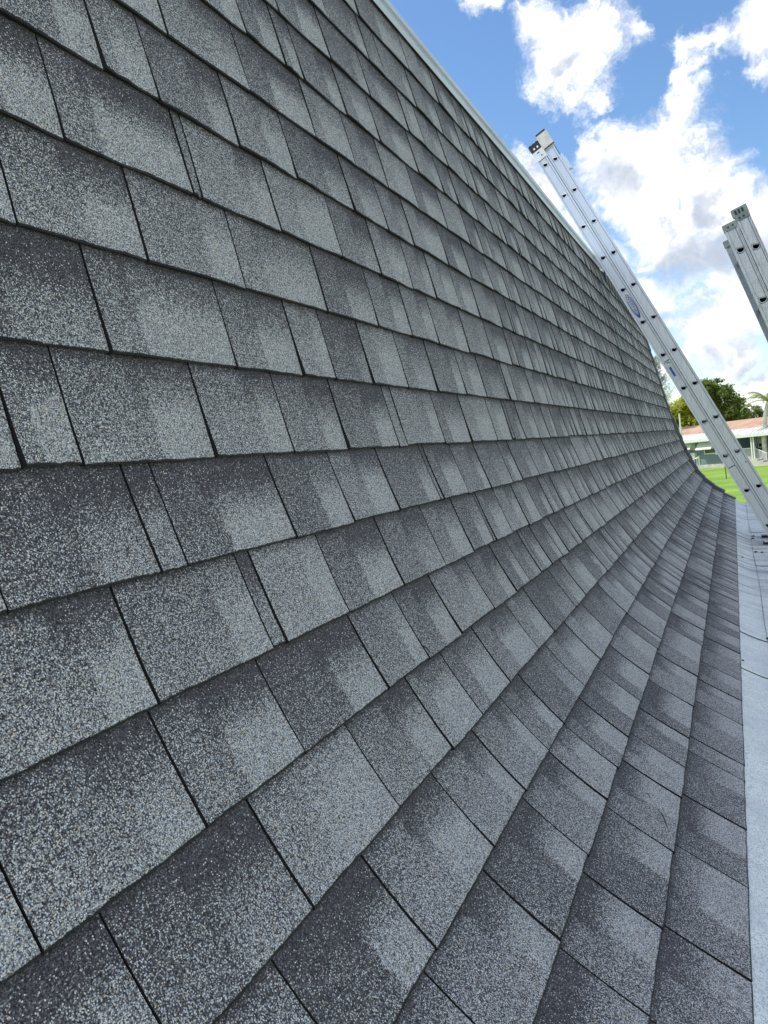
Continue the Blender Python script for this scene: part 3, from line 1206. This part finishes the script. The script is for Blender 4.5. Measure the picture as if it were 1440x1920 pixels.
L1.boxm(b, 0.131, 0.150, -0.006, 0.050, 0.01, 0.15)
L1.boxm(b, 0.150, 0.158, -0.004, 0.044, 0.05, 0.16)
b.build('guide_bracket', L1.alu, lad1)
# far side of the top end
b = MB()
L1.boxm(b, -0.046, 0.046, 0.374, 0.414, -0.20, -0.135)
L1.boxm(b, 0.047, 0.132, 0.370, 0.410, -0.245, -0.150)
b.build('end_cap', M_BLACK, lad1)

# --- brand sticker between the fifth and sixth rungs: pointed oval, blue rim, lettering down the rail
def decal_poly(L, pts, yoff, mat_, name, parent):
    b = MB()
    b.poly([L.P(n, yoff, d) for n, d in pts])
    b.poly([L.P(n, yoff + 0.0004, d) for n, d in reversed(pts)])
    return b.build(name, mat_, parent)


def oval(cn, cd, rn, rd, cnt=28, p=1.35):
    out = []
    for i in range(cnt):
        th = 2 * math.pi * i / cnt
        c, s = math.cos(th), math.sin(th)
        out.append((cn + rn * math.copysign(abs(s) ** 1.15, s), cd + rd * math.copysign(abs(c) ** 0.9, c)))
    return out


wd = 4.5 * RS + 0.004
st = decal_poly(L1, oval(0.0, wd, 0.0235, 0.118), -0.0012, M_STICK, 'brand_sticker', lad1)
rim_o, rim_i = oval(0.0, wd, 0.0220, 0.112), oval(0.0, wd - 0.010, 0.0165, 0.094)
b = MB()
for i in range(28):
    j = (i + 1) % 28
    if rim_o[i][1] < wd - 0.06:
        mi = 1
    else:
        mi = 0
    b.quad(*[L1.P(n, -0.0018, d) for n, d in (rim_o[i], rim_o[j], rim_i[j], rim_i[i])], mi)
b.build('sticker_rim', [M_BLUE, M_GREYP], st, origin=None)


def letters(L, body, size, cn, cd, yoff, mat_, parent, sx=1.0, name='lettering'):
    me = text_mesh(body, size)
    # text x runs down the rail, text y runs towards -n reversed so it reads from the side
    R = Matrix((( -L.n.x * 1, 0, 0), (0, 0, 0), (0, 0, 0)))
    w = Vector(parent.location)
    if parent.parent is not None:
        w = w + Vector(parent.parent.location)
    c = L.P(cn, yoff, cd)
    for v in me.vertices:
        p = c + L.d * (v.co.x * sx) + L.n * (v.co.y) + L.y * (-v.co.z)
        v.co = p - w
    me.materials.clear()
    me.materials.append(mat_)
    me.name = name
    for p in me.polygons:
        p.material_index = 0
    o = bpy.data.objects.new(name, me)
    C.objects.link(o)
    o.parent = parent
    return o


letters(L1, 'WERNER', 0.030, 0.0, wd - 0.006, -0.0022, M_BLUE, st, 1.55)
# --- data sticker between the seventh and eighth rungs
dd = 6.5 * RS
st = decal_poly(L1, [(-0.026, dd - 0.045), (-0.012, dd - 0.056), (0.014, dd - 0.056), (0.024, dd - 0.046), (0.024, dd + 0.085), (0.016, dd + 0.090), (-0.012, dd + 0.090), (-0.026, dd + 0.070)],
                -0.0012, M_STICK, 'data_sticker', lad1)
b = MB()
b.quad(*[L1.P(n, -0.0018, d) for n, d in ((-0.013, dd - 0.04), (0.003, dd - 0.04), (0.003, dd + 0.042), (-0.013, dd + 0.042))])
b.build('blue_panel', M_BLUE, st)
b = MB()
for (n0, n1, d0, d1) in ((-0.02, 0.022, -0.098, -0.090), (-0.010, 0.012, -0.082, -0.074), (-0.026, -0.016, -0.086, -0.080), (0.004, 0.020, -0.070, -0.066)):
    b.quad(*[L1.P(n, -0.0014, dd + d) for n, d in ((n0, d0), (n1, d0), (n1, d1), (n0, d1))])
b.build('print_line', M_INK, st)

# --- pressed-in characters on the rails (too worn to read): rows of raised strokes
random.seed(5)


def stamped(L, nc, d0, d1, w, parent, n_=15, big=False):
    b = MB()
    d = d0
    while d < d1:
        t = 0.0028 if not big else 0.0036
        a = -w / 2 + random.choice((0, 0, 0.15, 0.5)) * w
        e = w / 2 - random.choice((0, 0, 0.15, 0.45)) * w
        if e - a > 0.3 * w:
            L.boxm(b, nc + a, nc + e, -0.0022, 0.0006, d, d + t)
        if random.random() < 0.55:
            q = random.choice((-w / 2, w / 2 - 0.003, -0.0015))
            L.boxm(b, nc + q, nc + q + 0.003, -0.0020, 0.0007, d + t, d + t + 0.007)
        d += random.choice((0.008, 0.011, 0.015)) * (1.5 if big else 1)
    b.build('stamped_mark', L.alu, parent)


for (nc, i, w, big, off) in ((0.0, 7, 0.028, False, 0), (0.0, 8, 0.030, True, 0), (0.0865, 7, 0.026, False, 0.01), (0.0865, 8, 0.028, False, 0.01)):
    stamped(L1, nc, i * RS + off + 0.045, (i + 1) * RS + off - 0.045, w, lad1, big=big)
b = MB()
i = 9
L1.boxm(b, -0.030, 0.030, -0.0008, 0.0006, i * RS + 0.095, i * RS + 0.103)
b.build('print_line', M_INK, lad1)
stamped(L1, 0.0, i * RS + 0.04, i * RS + 0.088, 0.036, lad1, big=True)
stamped(L1, 0.0, i * RS + 0.118, i * RS + 0.26, 0.034, lad1, big=True)
b = MB()
L1.boxm(b, 0.095, 0.103, -0.0012, 0.0035, 9.36 * RS, 9.36 * RS + 0.009)
b.build('rail_hole', M_DARKM, lad1)

# --- feet of the first ladder, swivel shoes lying flat on the roof
for yy in (-0.012, 0.372):
    b = MB()
    p = L1.P(0.0, yy, 3.50)
    fx, fz = 0.215, EYE - 0.916
    b.box(fx - 0.075, fx + 0.075, p.y - 0.012, p.y + 0.052, fz + 0.006, fz + 0.020, 1)
    b.box(fx - 0.068, fx + 0.070, p.y - 0.008, p.y + 0.048, fz + 0.020, fz + 0.032, 0)
    b.box(fx - 0.035, fx + 0.035, p.y - 0.006, p.y - 0.001, fz + 0.032, fz + 0.09, 0)
    b.box(fx - 0.035, fx + 0.035, p.y + 0.034, p.y + 0.040, fz + 0.032, fz + 0.09, 0)
    b.build('foot', [M_AL1, M_RUBBER], lad1)

# second ladder
A2 = Vector((0.1156, 4.6415, 0.9696 + EYE))
L2 = Ladder(A2, (0.2913, 0, -0.9566), M_AL2)
ld2_len = (4.4) / 0.9566
lad2 = empty('extension_ladder', L2.P(0, 0, ld2_len), 'stained grey aluminium extension ladder at the right edge of the photo rising past the eave', 'ladder', None)
make_ladder(L2, lad2, 0.0705, 0.0745, 15, -0.125, -0.150, ld2_len, 0.020, width=0.40)
b = MB()
L2.boxm(b, -0.038, 0.036, -0.011, 0.026, -0.160, -0.122)
for q in (-0.016, 0.008):
    L2.boxm(b, q, q + 0.009, -0.0125, -0.011, -0.144, -0.135, 1)
b.build('end_cap', [M_GREYP, M_BLACK], lad2)
b = MB()
L2.boxm(b, 0.030, 0.112, -0.012, 0.026, -0.215, -0.172)
L2.boxm(b, 0.037, 0.110, -0.011, 0.026, -0.172, -0.146)
for q in (0.052, 0.074):
    L2.boxm(b, q, q + 0.010, -0.0125, -0.011, -0.163, -0.152, 1)
for q in (0.044, 0.062, 0.080):
    L2.boxm(b, q, q + 0.011, -0.0135, -0.012, -0.205, -0.180, 1)
b.build('end_cap', [M_GREYP, M_BLACK], lad2)
b = MB()
L2.boxm(b, -0.038, 0.036, 0.374, 0.411, -0.160, -0.122)
L2.boxm(b, 0.037, 0.112, 0.370, 0.410, -0.205, -0.146)
b.build('end_cap', M_GREYP, lad2)
for yy in (-0.012, 0.372):
    b = MB()
    p = L2.P(0.0, yy, ld2_len)
    b.box(p.x - 0.07, p.x + 0.07, p.y - 0.01, p.y + 0.05, 0.0, 0.02, 1)
    b.box(p.x - 0.035, p.x + 0.035, p.y - 0.004, p.y + 0.0, 0.02, 0.09, 0)
    b.build('foot', [M_AL2, M_RUBBER], lad2)


# ------------------------------------------------------------------ ground
def lawn_material():
    mm = bpy.data.materials.new('lawn_grass')
    mm.use_nodes = True
    t = mm.node_tree
    b = t.nodes['Principled BSDF']
    geo = N(t, 'ShaderNodeNewGeometry')
    pos = geo.outputs['Position']
    n1 = noise_n(t, pos, 0.35, 5, 0.6)
    n2 = noise_n(t, pos, 9.0, 6, 0.8)
    mp = N(t, 'ShaderNodeMapping')
    mp.inputs['Scale'].default_value = (0.12, 0.8, 1)
    t.links.new(pos, mp.inputs['Vector'])
    n3 = noise_n(t, mp.outputs[0], 1.0, 4, 0.6)
    c = mixc(t, sstep(t, n1.outputs['Fac'], 0.35, 0.65), (0.14, 0.27, 0.022), (0.24, 0.36, 0.04))
    c = mixc(t, sstep(t, n2.outputs['Fac'], 0.45, 0.7, 0.0, 0.55), c, (0.08, 0.17, 0.015))
    c = mixc(t, sstep(t, n3.outputs['Fac'], 0.45, 0.62, 0.0, 0.5), c, (0.10, 0.20, 0.02))  # long darker streaks painted in as shadow bands across the grass
    t.links.new(c, b.inputs['Base Color'])
    b.inputs['Roughness'].default_value = 0.9
    bp = N(t, 'ShaderNodeBump')
    bp.inputs['Strength'].default_value = 0.7
    bp.inputs['Distance'].default_value = 0.05
    n4 = noise_n(t, pos, 40, 4, 0.7)
    t.links.new(n4.outputs['Fac'], bp.inputs['Height'])
    t.links.new(bp.outputs[0], b.inputs['Normal'])
    return mm


b = MB()
b.quad((-1200, -600, 0), (1200, -600, 0), (1200, 1800, 0), (-1200, 1800, 0))
g = b.build('ground', lawn_material())
tag(g, 'flat sunlit lawn between the houses', None, None, 'structure')

b = MB()
b.quad((1.2, -40, 0.004), (9.5, -40, 0.004), (9.5, 13, 0.004), (1.2, 13, 0.004))  # out-of-view slab, added so the bounce light is less green
g = b.build('bounce_slab', mat('bounce_slab_concrete', (0.42, 0.41, 0.40), 0.85, var=0.2, vscale=1.2, bump=0.3, bscale=60))
tag(g, 'unseen pale concrete slab beside the house, added to bounce neutral light', None, None, 'structure')

# ------------------------------------------------------------------ neighbouring house
FL = Vector((-2.92, 73.5, 0))
FR = Vector((2.37, 69.3, 0))
fu = (FR - FL).normalized()
fn_ = Vector((fu.y, -fu.x, 0))
if fn_.y > 0:
    fn_ = -fn_
UZ = Vector((0, 0, 1))


def fac(px, py):
    v = ray(px, py)
    o_ = Vector((0, 0, EYE))
    t = (FL - o_).dot(fn_) / v.dot(fn_)
    p = o_ + v * t
    return (p - FL).dot(fu), p.z


M_NW = mat('grey_blue_siding', (0.17, 0.225, 0.27), 0.7, var=0.15, vscale=1.0)
M_SKIRT = mat('skirting_block', (0.52, 0.50, 0.46), 0.8, var=0.25, vscale=4)
M_PINK = mat('faded_roof_coating', (0.33, 0.19, 0.125), 0.85, var=0.25, vscale=0.9, col2=(0.40, 0.27, 0.20))
M_AWN = mat('white_awning', (0.66, 0.68, 0.63), 0.5, var=0.1)
M_RIB = mat('ribbed_white_panel', (0.60, 0.61, 0.63), 0.5, var=0.25, vscale=1.5)
M_GLASS = mat('dark_window_glass', (0.03, 0.045, 0.045), 0.12, 0, 0.8, var=0.5, vscale=0.8)
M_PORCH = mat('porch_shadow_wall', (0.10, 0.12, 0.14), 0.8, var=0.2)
M_DOORW = mat('brown_door_wood', (0.26, 0.15, 0.06), 0.6, var=0.3, vscale=5)
M_CREAM = mat('cream_blind', (0.55, 0.50, 0.40), 0.8, var=0.2)
nh = empty('neighbour_house', FL, 'single-storey grey-blue house with faded pink roof, white awnings and a porch, across the lawn', 'house')


def nbox(name, mt, u0, u1, o0, o1, z0, z1, parent=None, also=None):
    b = MB()
    b.frame_box(FL, fu, fn_, UZ, u0, u1, o0, o1, z0, z1)
    for extra in (also or []):
        b.frame_box(FL, fu, fn_, UZ, *extra)
    return b.build(name, mt, parent or nh)


uL, uR = -9.0, 16.0
uP = fac(1384, 840)[0]          # where the porch starts
nbox('wall', M_NW, uL, uP, -6, 0, 0.32, 2.62)
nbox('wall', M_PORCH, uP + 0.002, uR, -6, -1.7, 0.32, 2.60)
nbox('skirting', M_SKIRT, uL + 0.05, uP - 0.02, -5.9, 0.03, 0.0, 0.318)
nbox('porch_floor', M_SKIRT, uP + 0.02, uR - 0.05, -1.68, 0.05, 0.0, 0.62)
for i in range(int((uP - uL) / 1.2)):
    pass
# lap siding boards that can be told apart only as fine lines: shallow strips
for i in range(9):
    z = 0.42 + i * 0.24
    nbox('siding_board', M_NW, uL, uP - 0.003, 0.001, 0.018, z, z + 0.225)
# roof: pink field, white ribbed strip in front, fascia
bq = MB()


def NP(u, o, z):
    return FL + fu * u + fn_ * o + UZ * z


bq.quad(NP(uL - .4, -0.5, 3.20), NP(uR + .4, -0.5, 3.20), NP(uR + .4, -3.2, 4.02), NP(uL - .4, -3.2, 4.02))
bq.quad(NP(uL - .4, -3.2, 4.02), NP(uR + .4, -3.2, 4.02), NP(uR + .4, -6.5, 3.0), NP(uL - .4, -6.5, 3.0))
bq.poly([NP(uL - .4, -0.5, 3.2), NP(uL - .4, -3.2, 4.02), NP(uL - .4, -6.5, 3.0), NP(uL - .4, -6.5, 2.6), NP(uL - .4, -0.5, 2.6)])
bq.build('roof', M_PINK, nh)
for i in range(62):
    u0 = uL - 0.3 + i * 0.4
    bq = MB()
    for a_, b_, h_ in ((0.0, 0.35, 0.0), (0.35, 0.395, 0.035)):
        for o_ in (0,):
            p = [NP(u0 + a_, 0.75, 2.72 + h_), NP(u0 + b_, 0.75, 2.72 + h_), NP(u0 + b_, -0.52, 3.20 + h_ + .01), NP(u0 + a_, -0.52, 3.20 + h_ + .01)]
            bq.quad(*p)
            bq.quad(p[0] - UZ * 0.05, p[1] - UZ * 0.05, p[1], p[0])
    bq.build('roof_panel', M_RIB, nh)
nbox('fascia', M_WHITE, uL - .4, uR + .4, 0.70, 0.76, 2.46, 2.70)
nbox('soffit', M_WHITE, uL - .4, uR + .4, -0.02, 0.69, 2.60, 2.64)
# windows with white frames, panes, awnings
for (x0, y0, x1, y1, aw) in ((1290, 826.5, 1304, 843, (1277, 829, 1302, 841)), (1320, 838, 1349, 850, (1311, 828, 1342, 840)), (1341, 838, 1362, 851, None)):
    u0, za = fac(x0, y0)
    u1, zb = fac(x1, y1)
    zt, zb = max(za, zb), min(za, zb)
    if u1 > uP - 0.1:
        u1 = uP - 0.15
    w = nbox('window', M_WHITE, u0, u1, 0.0185, 0.06, zb, zb + 0.09,
             also=[(u0, u1, 0.0185, 0.06, zt - 0.09, zt), (u0, u0 + 0.09, 0.0185, 0.058, zb + 0.09, zt - 0.09), (u1 - 0.09, u1, 0.0185, 0.058, zb + 0.09, zt - 0.09)])
    nbox('pane', M_GLASS, u0 + 0.09, u1 - 0.09, 0.0186, 0.03, zb + 0.09, zt - 0.09, parent=w)
    if aw:
        a0, z0 = fac(aw[0], aw[1])
        a1, z1 = fac(aw[2], aw[3])
        bb = MB()
        n_ = 6
        for i in range(n_):
            ua, ub = a0 + (a1 - a0) * i / n_, a0 + (a1 - a0) * (i + 0.93) / n_
            bb.quad(NP(ua, 0.62, z1 + 0.02), NP(ub, 0.62, z1 + 0.02), NP(ub, 0.03, z0), NP(ua, 0.03, z0))
            bb.quad(NP(ua, 0.62, z1 - 0.05), NP(ub, 0.62, z1 - 0.05), NP(ub, 0.62, z1 + 0.02), NP(ua, 0.62, z1 + 0.02))
        bb.quad(NP(a0, 0.6, z1), NP(a1, 0.6, z1), NP(a1, 0.03, z0 - 0.02), NP(a0, 0.03, z0 - 0.02))
        bb.poly([NP(a0, 0.6, z1), NP(a0, 0.03, z0 - 0.02), NP(a0, 0.03, z1)])
        bb.poly([NP(a1, 0.6, z1), NP(a1, 0.03, z0 - 0.02), NP(a1, 0.03, z1)])
        bb.build('awning', M_AWN, nh)
# white utility box by the first window
u0, z0 = fac(1289, 853)
nbox('meter_box', M_WHITE, u0, u0 + 1.1, 0.02, 0.3, z0 - 0.3, z0 + 0.15)


def pfac(px, py, off):
    v = ray(px, py)
    o_ = Vector((0, 0, EYE))
    q = FL + fn_ * off
    t = (q - o_).dot(fn_) / v.dot(fn_)
    p = o_ + v * t
    return (p - FL).dot(fu), p.z


# porch: door, windows, posts, railing
u0, z1 = pfac(1390, 823, -1.68)
u1, _ = pfac(1397, 823, -1.68)
nbox('door', M_DOORW, u0, u1, -1.698, -1.63, 0.62, 2.45)
for (x0, x1) in ((1401, 1419), (1420, 1438), (1440, 1458), (1461, 1480)):
    u0, zt = pfac(x0, 818, -1.68)
    u1, zb = pfac(x1, 838, -1.68)
    zt = min(zt, 2.5)
    w = nbox('window', M_WHITE, u0, u1, -1.698, -1.64, zb, zb + 0.07,
             also=[(u0, u1, -1.698, -1.64, zt - 0.07, zt), (u0, u0 + 0.07, -1.698, -1.642, zb + 0.07, zt - 0.07), (u1 - 0.07, u1, -1.698, -1.642, zb + 0.07, zt - 0.07)])
    nbox('pane', M_GLASS, u0 + 0.07, u1 - 0.07, -1.697, -1.68, zb + 0.07, zt - 0.07, parent=w)
    nbox('blind', M_CREAM, u0 + 0.1, (u0 + u1) / 2, -1.679, -1.67, zb + 0.35, zt - 0.1, parent=w)
for x in (1409.5, 1413.8, 1478):
    u0, _ = pfac(x, 840, 0.5)
    nbox('porch_post', M_WHITE, u0 - 0.05, u0 + 0.05, 0.45, 0.55, 0.0, 2.60)
ua, _ = pfac(1388, 840, 0.0)
ub, _ = pfac(1417, 840, 0.0)
nbox('handrail', M_WHITE, ua, ub, -0.03, 0.03, 1.46, 1.53)
n_ = 14
for i in range(n_ + 1):
    uu = ua + (ub - ua) * i / n_
    nbox('baluster', M_WHITE, uu - 0.025, uu + 0.025, -0.02, 0.02, 0.622, 1.458)
# stair rail dropping to the right
uc, _ = pfac(1438, 850, 0.3)
bb = MB()
p0, p1 = NP(ub + 0.05, 0.3, 1.50), NP(uc, 0.3, 0.98)
bb.tube([p0, p1], [0.04, 0.04], 6)
bb.build('handrail', M_WHITE, nh)
for i in range(10):
    t = (i + 0.5) / 10
    uu, zt = ub + 0.05 + (uc - ub - 0.05) * t, 1.46 - 0.52 * t
    nbox('baluster', M_WHITE, uu - 0.022, uu + 0.022, 0.28, 0.32, max(0.02, zt - 0.82), zt)
for i in range(4):
    u_ = ub + 0.3 + i * 0.5
    nbox('stair_step', M_SKIRT, u_, u_ + 0.52, 0.06, 1.0, 0.0, 0.56 - i * 0.14)

# white steps railing nearer on the lawn, at the left
p = on_ground(1313, 892)
sr = empty('stair_railing', p, 'white wooden stair railing standing on the lawn just past the roof edge', 'railing')
b = MB()
b.box(p.x - 0.05, p.x + 0.05, p.y - 0.05, p.y + 0.05, 0, 1.55)
b.build('post', M_WHITE, sr)
b = MB()
b.tube([(p.x + 0.0, p.y, 1.42), (p.x - 0.45, p.y + 0.1, 1.30), (p.x - 0.8, p.y + 0.3, 1.02), (p.x - 1.4, p.y + 0.6, 0.55)], [0.05] * 4, 6)
b.build('handrail', M_WHITE, sr)
for i in range(5):
    t = i / 5
    b = MB()
    x = p.x - 0.15 - 0.95 * t
    zt = 1.40 - 0.95 * t * t - 0.1 * t
    b.box(x - 0.03, x + 0.03, p.y + 0.05 + 0.4 * t, p.y + 0.10 + 0.4 * t, 0, zt)
    b.build('baluster', M_WHITE, sr)

# flag pole
pb = at(1280, 845, 60)
pb.z = 0
b = MB()
ptop = at(1277, 775, pb.y)
b.tube([pb, (pb.x, pb.y, ptop.z * 0.5), (pb.x, pb.y, ptop.z)], [0.085, 0.075, 0.055], 8)
fp = b.build('pole', M_WHITE, None, origin=pb)
tag(fp, 'plain white pole standing in front of the grey-blue house between its two awnings', 'pole')
b = MB()
pb = on_ground(1362, 898)
b.tube([pb, (pb.x, pb.y, 0.5), (pb.x - 0.02, pb.y, 0.95)], [0.035, 0.03, 0.03], 6)
o = b.build('stake', mat('stake_wood', (0.06, 0.05, 0.03), 0.8), None, origin=pb)
tag(o, 'thin dark stake upright in the lawn left of the long ladder', 'stake')
pb = at(1256, 800, 62)
pb.z = 0
b = MB()
ptop = at(1255.5, 762, pb.y)
b.tube([pb, (pb.x, pb.y, ptop.z)], [0.07, 0.06], 8)
b.tube([(pb.x, pb.y, ptop.z + 0.003), (pb.x, pb.y, ptop.z + 0.12), (pb.x, pb.y, ptop.z + 0.3), (pb.x, pb.y, ptop.z + 0.42)], [0.07, 0.16, 0.13, 0.03], 8)
o = b.build('lamp_post', M_WHITE, None, origin=pb)
tag(o, 'white lamp post in front of the yellow-green tree close to the roof edge', 'lamp post')


# ------------------------------------------------------------------ trees
def leaf_material(name, a, c):
    mm = bpy.data.materials.new(name)
    mm.use_nodes = True
    t = mm.node_tree
    b = t.nodes['Principled BSDF']
    geo = N(t, 'ShaderNodeNewGeometry')
    n1 = noise_n(t, geo.outputs['Position'], 1.3, 4, 0.6)
    f = mth(t, 'ADD', mth(t, 'MULTIPLY', geo.outputs['Random Per Island'], 0.5), mth(t, 'MULTIPLY_ADD', n1.outputs['Fac'], 1.6, -0.55), clamp=True)
    col = mixc(t, f, a, c)
    t.links.new(col, b.inputs['Base Color'])
    b.inputs['Roughness'].default_value = 0.6
    tr = N(t, 'ShaderNodeBsdfTranslucent')
    t.links.new(col, tr.inputs['Color'])
    ms = N(t, 'ShaderNodeMixShader')
    ms.inputs[0].default_value = 0.52
    t.links.new(b.outputs[0], ms.inputs[1])
    t.links.new(tr.outputs[0], ms.inputs[2])
    out = t.nodes['Material Output']
    t.links.new(ms.outputs[0], out.inputs['Surface'])
    return mm


M_L1 = leaf_material('leaf_dark', (0.05, 0.10, 0.018), (0.26, 0.31, 0.06))
M_L2 = leaf_material('leaf_yellow', (0.24, 0.30, 0.03), (0.72, 0.72, 0.08))
M_L3 = leaf_material('leaf_pale', (0.16, 0.20, 0.09), (0.40, 0.42, 0.20))
M_L4 = leaf_material('leaf_bluegreen', (0.12, 0.18, 0.14), (0.30, 0.38, 0.28))
M_L5 = leaf_material('leaf_palm', (0.12, 0.20, 0.04), (0.34, 0.40, 0.10))
M_BARK = mat('bark', (0.13, 0.10, 0.075), 0.9, var=0.5, vscale=6, bump=0.5, bscale=20)
M_PBARK = mat('palm_bark', (0.66, 0.62, 0.57), 0.85, var=0.35, vscale=3, bump=0.4, bscale=12)


def tree(name, base, blobs, leaf, n_leaf, size, label, cat='tree', group=None, seed=1, trunk_r=0.25):
    rnd = random.Random(seed)
    root = empty(name, base, label, cat, group)
    b = MB()
    cz = sum(c[2] for c, r in blobs) / len(blobs)
    fork = Vector((base.x, base.y, base.z + cz * 0.45))
    b.tube([base, (base.x + 0.1, base.y, base.z + cz * 0.2), fork], [trunk_r, trunk_r * 0.8, trunk_r * 0.65], 8)
    for c, r in blobs:
        c = Vector(c)
        mid = (fork + c) / 2 + Vector((rnd.uniform(-.3, .3), rnd.uniform(-.3, .3), -0.2))
        b.tube([fork, mid, c], [trunk_r * 0.5, trunk_r * 0.3, trunk_r * 0.12], 6)
        for q in range(4):
            e = c + Vector((rnd.uniform(-1, 1), rnd.uniform(-1, 1), rnd.uniform(-.4, 1))) * r * 0.8
            b.tube([c * 0.6 + mid * 0.4, e], [trunk_r * 0.12, 0.02], 4, cap=False)
    b.build('trunk', M_BARK, root)
    b = MB()
    tot = sum(r ** 2 for c, r in blobs)
    for c, r in blobs:
        c = Vector(c)
        k = int(n_leaf * r * r / tot)
        # clumps inside the blob
        clumps = []
        for q in range(max(8, k // 45)):
            d = Vector((rnd.gauss(0, 1), rnd.gauss(0, 1), rnd.gauss(0, 1))).normalized()
            clumps.append((c + d * r * rnd.uniform(0.45, 1.0), r * rnd.uniform(0.14, 0.34)))
        for q in range(k):
            cc, cr = rnd.choice(clumps)
            d = Vector((rnd.gauss(0, 1), rnd.gauss(0, 1), rnd.gauss(0, 0.8)))
            p = cc + d * cr * 0.62
            n = Vector((rnd.gauss(0, 1), rnd.gauss(0, 1), rnd.gauss(0, 1) + 0.8)).normalized()
            a = n.orthogonal().normalized()
            a.rotate(Matrix.Rotation(rnd.uniform(0, 6.28), 3, n))
            bb_ = n.cross(a)
            s = size * rnd.uniform(0.6, 1.4)
            b.poly([p - a * s, p - bb_ * s * 0.45, p + a * s, p + bb_ * s * 0.45])
    b.build('crown', leaf, root)
    return root


def blobs_px(lst, Y, seed=3):
    rnd = random.Random(seed)
    out = []
    k = F / (0.8977 * Y)
    for (px, py, r) in lst:
        yy = Y + rnd.uniform(-1.5, 1.5)
        p = at(px, py, yy)
        out.append(((p.x, p.y, p.z), r / k))
    return out


Yt = 84
tree('broadleaf_tree', Vector((at(1345, 760, Yt).x, Yt, 0)), blobs_px([(1322, 735, 24), (1338, 722, 20), (1352, 750, 28), (1330, 765, 28), (1375, 762, 24), (1362, 738, 16), (1370, 775, 20), (1345, 785, 24), (1308, 750, 18), (1385, 770, 14)], Yt),
     M_L1, 15000, 0.13, 'large dark green rounded tree rising behind the pink roof of the neighbouring house', seed=4, trunk_r=0.35)
Yt = 86
tree('broadleaf_tree', Vector((at(1280, 770, Yt).x, Yt, 0)), blobs_px([(1288, 762, 20), (1272, 770, 20), (1300, 775, 22), (1265, 785, 22), (1285, 788, 24), (1308, 788, 18), (1252, 775, 18), (1290, 745, 12)], Yt),
     M_L2, 12000, 0.13, 'bright yellow-green bushy tree behind the white pole', seed=9, trunk_r=0.25)
Yt = 97
tree('broadleaf_tree', Vector((at(1405, 778, Yt).x, Yt, 0)), blobs_px([(1375, 785, 16), (1392, 780, 17), (1408, 772, 16), (1422, 780, 15), (1437, 785, 14), (1455, 782, 18), (1478, 776, 22)], Yt),
     M_L3, 9000, 0.14, 'low pale olive trees in the distance between the dark tree and the palm', seed=12, trunk_r=0.2)
# wispy casuarina
Yt = 78
base = Vector((at(1250, 760, Yt).x, Yt, 0))
root = empty('casuarina_tree', base, 'tall wispy blue-green casuarina tree right beside the far edge of the roof', 'tree')
rnd = random.Random(3)
b = MB()
topc = at(1226, 672, Yt)
b.tube([base, (base.x - 0.1, base.y, 3), (base.x - 0.5, base.y, 6), (topc.x, topc.y, topc.z)], [0.16, 0.13, 0.08, 0.02], 7)
sprays = []
for i in range(70):
    t = rnd.uniform(0.35, 1.0)
    z = 2.0 + (topc.z - 2.0) * t
    x0 = base.x + (topc.x - base.x) * t ** 1.4
    ln = rnd.uniform(0.5, 1.7) * (1.35 - t)
    an = rnd.uniform(0, 6.28)
    e = Vector((x0 + math.cos(an) * ln, base.y + math.sin(an) * ln, z + ln * 0.9))
    b.tube([(x0, base.y, z), e], [0.02, 0.008], 4, cap=False)
    sprays.append((Vector((x0, base.y, z)), e))
b.build('trunk', M_BARK, root)
b = MB()
for (s, e) in sprays:
    for q in range(60):
        p = s.lerp(e, rnd.uniform(0.25, 1.08)) + Vector((rnd.gauss(0, .10), rnd.gauss(0, .10), rnd.gauss(0, .10)))
        dr = Vector((rnd.gauss(0, .4), rnd.gauss(0, .4), -0.2 + rnd.gauss(0, .5))).normalized()
        sd_ = dr.orthogonal().normalized()
        l_ = rnd.uniform(0.15, 0.34)
        b.poly([p, p + dr * l_ * 0.5 + sd_ * 0.014, p + dr * l_, p + dr * l_ * 0.5 - sd_ * 0.014])
b.build('crown', M_L4, root)
# palm
base = on_ground(1437, 871)
root = empty('palm_tree', base, 'palm tree with a slim pale trunk in front of the porch at the right edge', 'palm')
b = MB()
hd = at(1440, 752, base.y)
b.tube([base] + [at(px, py, base.y) for px, py in ((1434.5, 848), (1432.5, 818), (1434, 784), (1438, 762))] + [hd], [0.26, 0.22, 0.20, 0.18, 0.16, 0.12], 12)
b.build('trunk', M_PBARK, root, smooth=True)
rnd = random.Random(8)
for i in range(17):
    an = i * 2.399 + rnd.uniform(-.2, .2)
    el = rnd.uniform(-0.1, 1.25)
    ln = rnd.uniform(1.7, 2.5)
    d = Vector((math.cos(an) * math.cos(el), math.sin(an) * math.cos(el), math.sin(el)))
    pts = [Vector((hd.x, hd.y, hd.z))]
    dd_ = d.copy()
    for q in range(9):
        pts.append(pts[-1] + dd_ * ln / 9)
        dd_ = (dd_ + Vector((0, 0, -0.17))).normalized()
    b = MB()
    b.tube(pts, [0.035 - 0.003 * q for q in range(10)], 4, cap=False)
    for q in range(1, 9):
        for rep in range(3):
            p = pts[q].lerp(pts[q + 1], rep / 3) if q < 9 else pts[q]
            t_ = (pts[q + 1] - pts[q]).normalized()
            sd_ = t_.cross(Vector((0, 0, 1))).normalized()
            for sg in (-1, 1):
                w = 0.62 * math.sin(math.pi * min(1, (q + rep / 3) / 9.5)) + 0.1
                tip = p + sd_ * sg * w * 0.85 + t_ * 0.25 * w + Vector((0, 0, -0.35 * w + rnd.uniform(-.05, .12)))
                b.poly([p - t_ * 0.022, tip, p + t_ * 0.03])
    b.build('frond', M_L5, root)
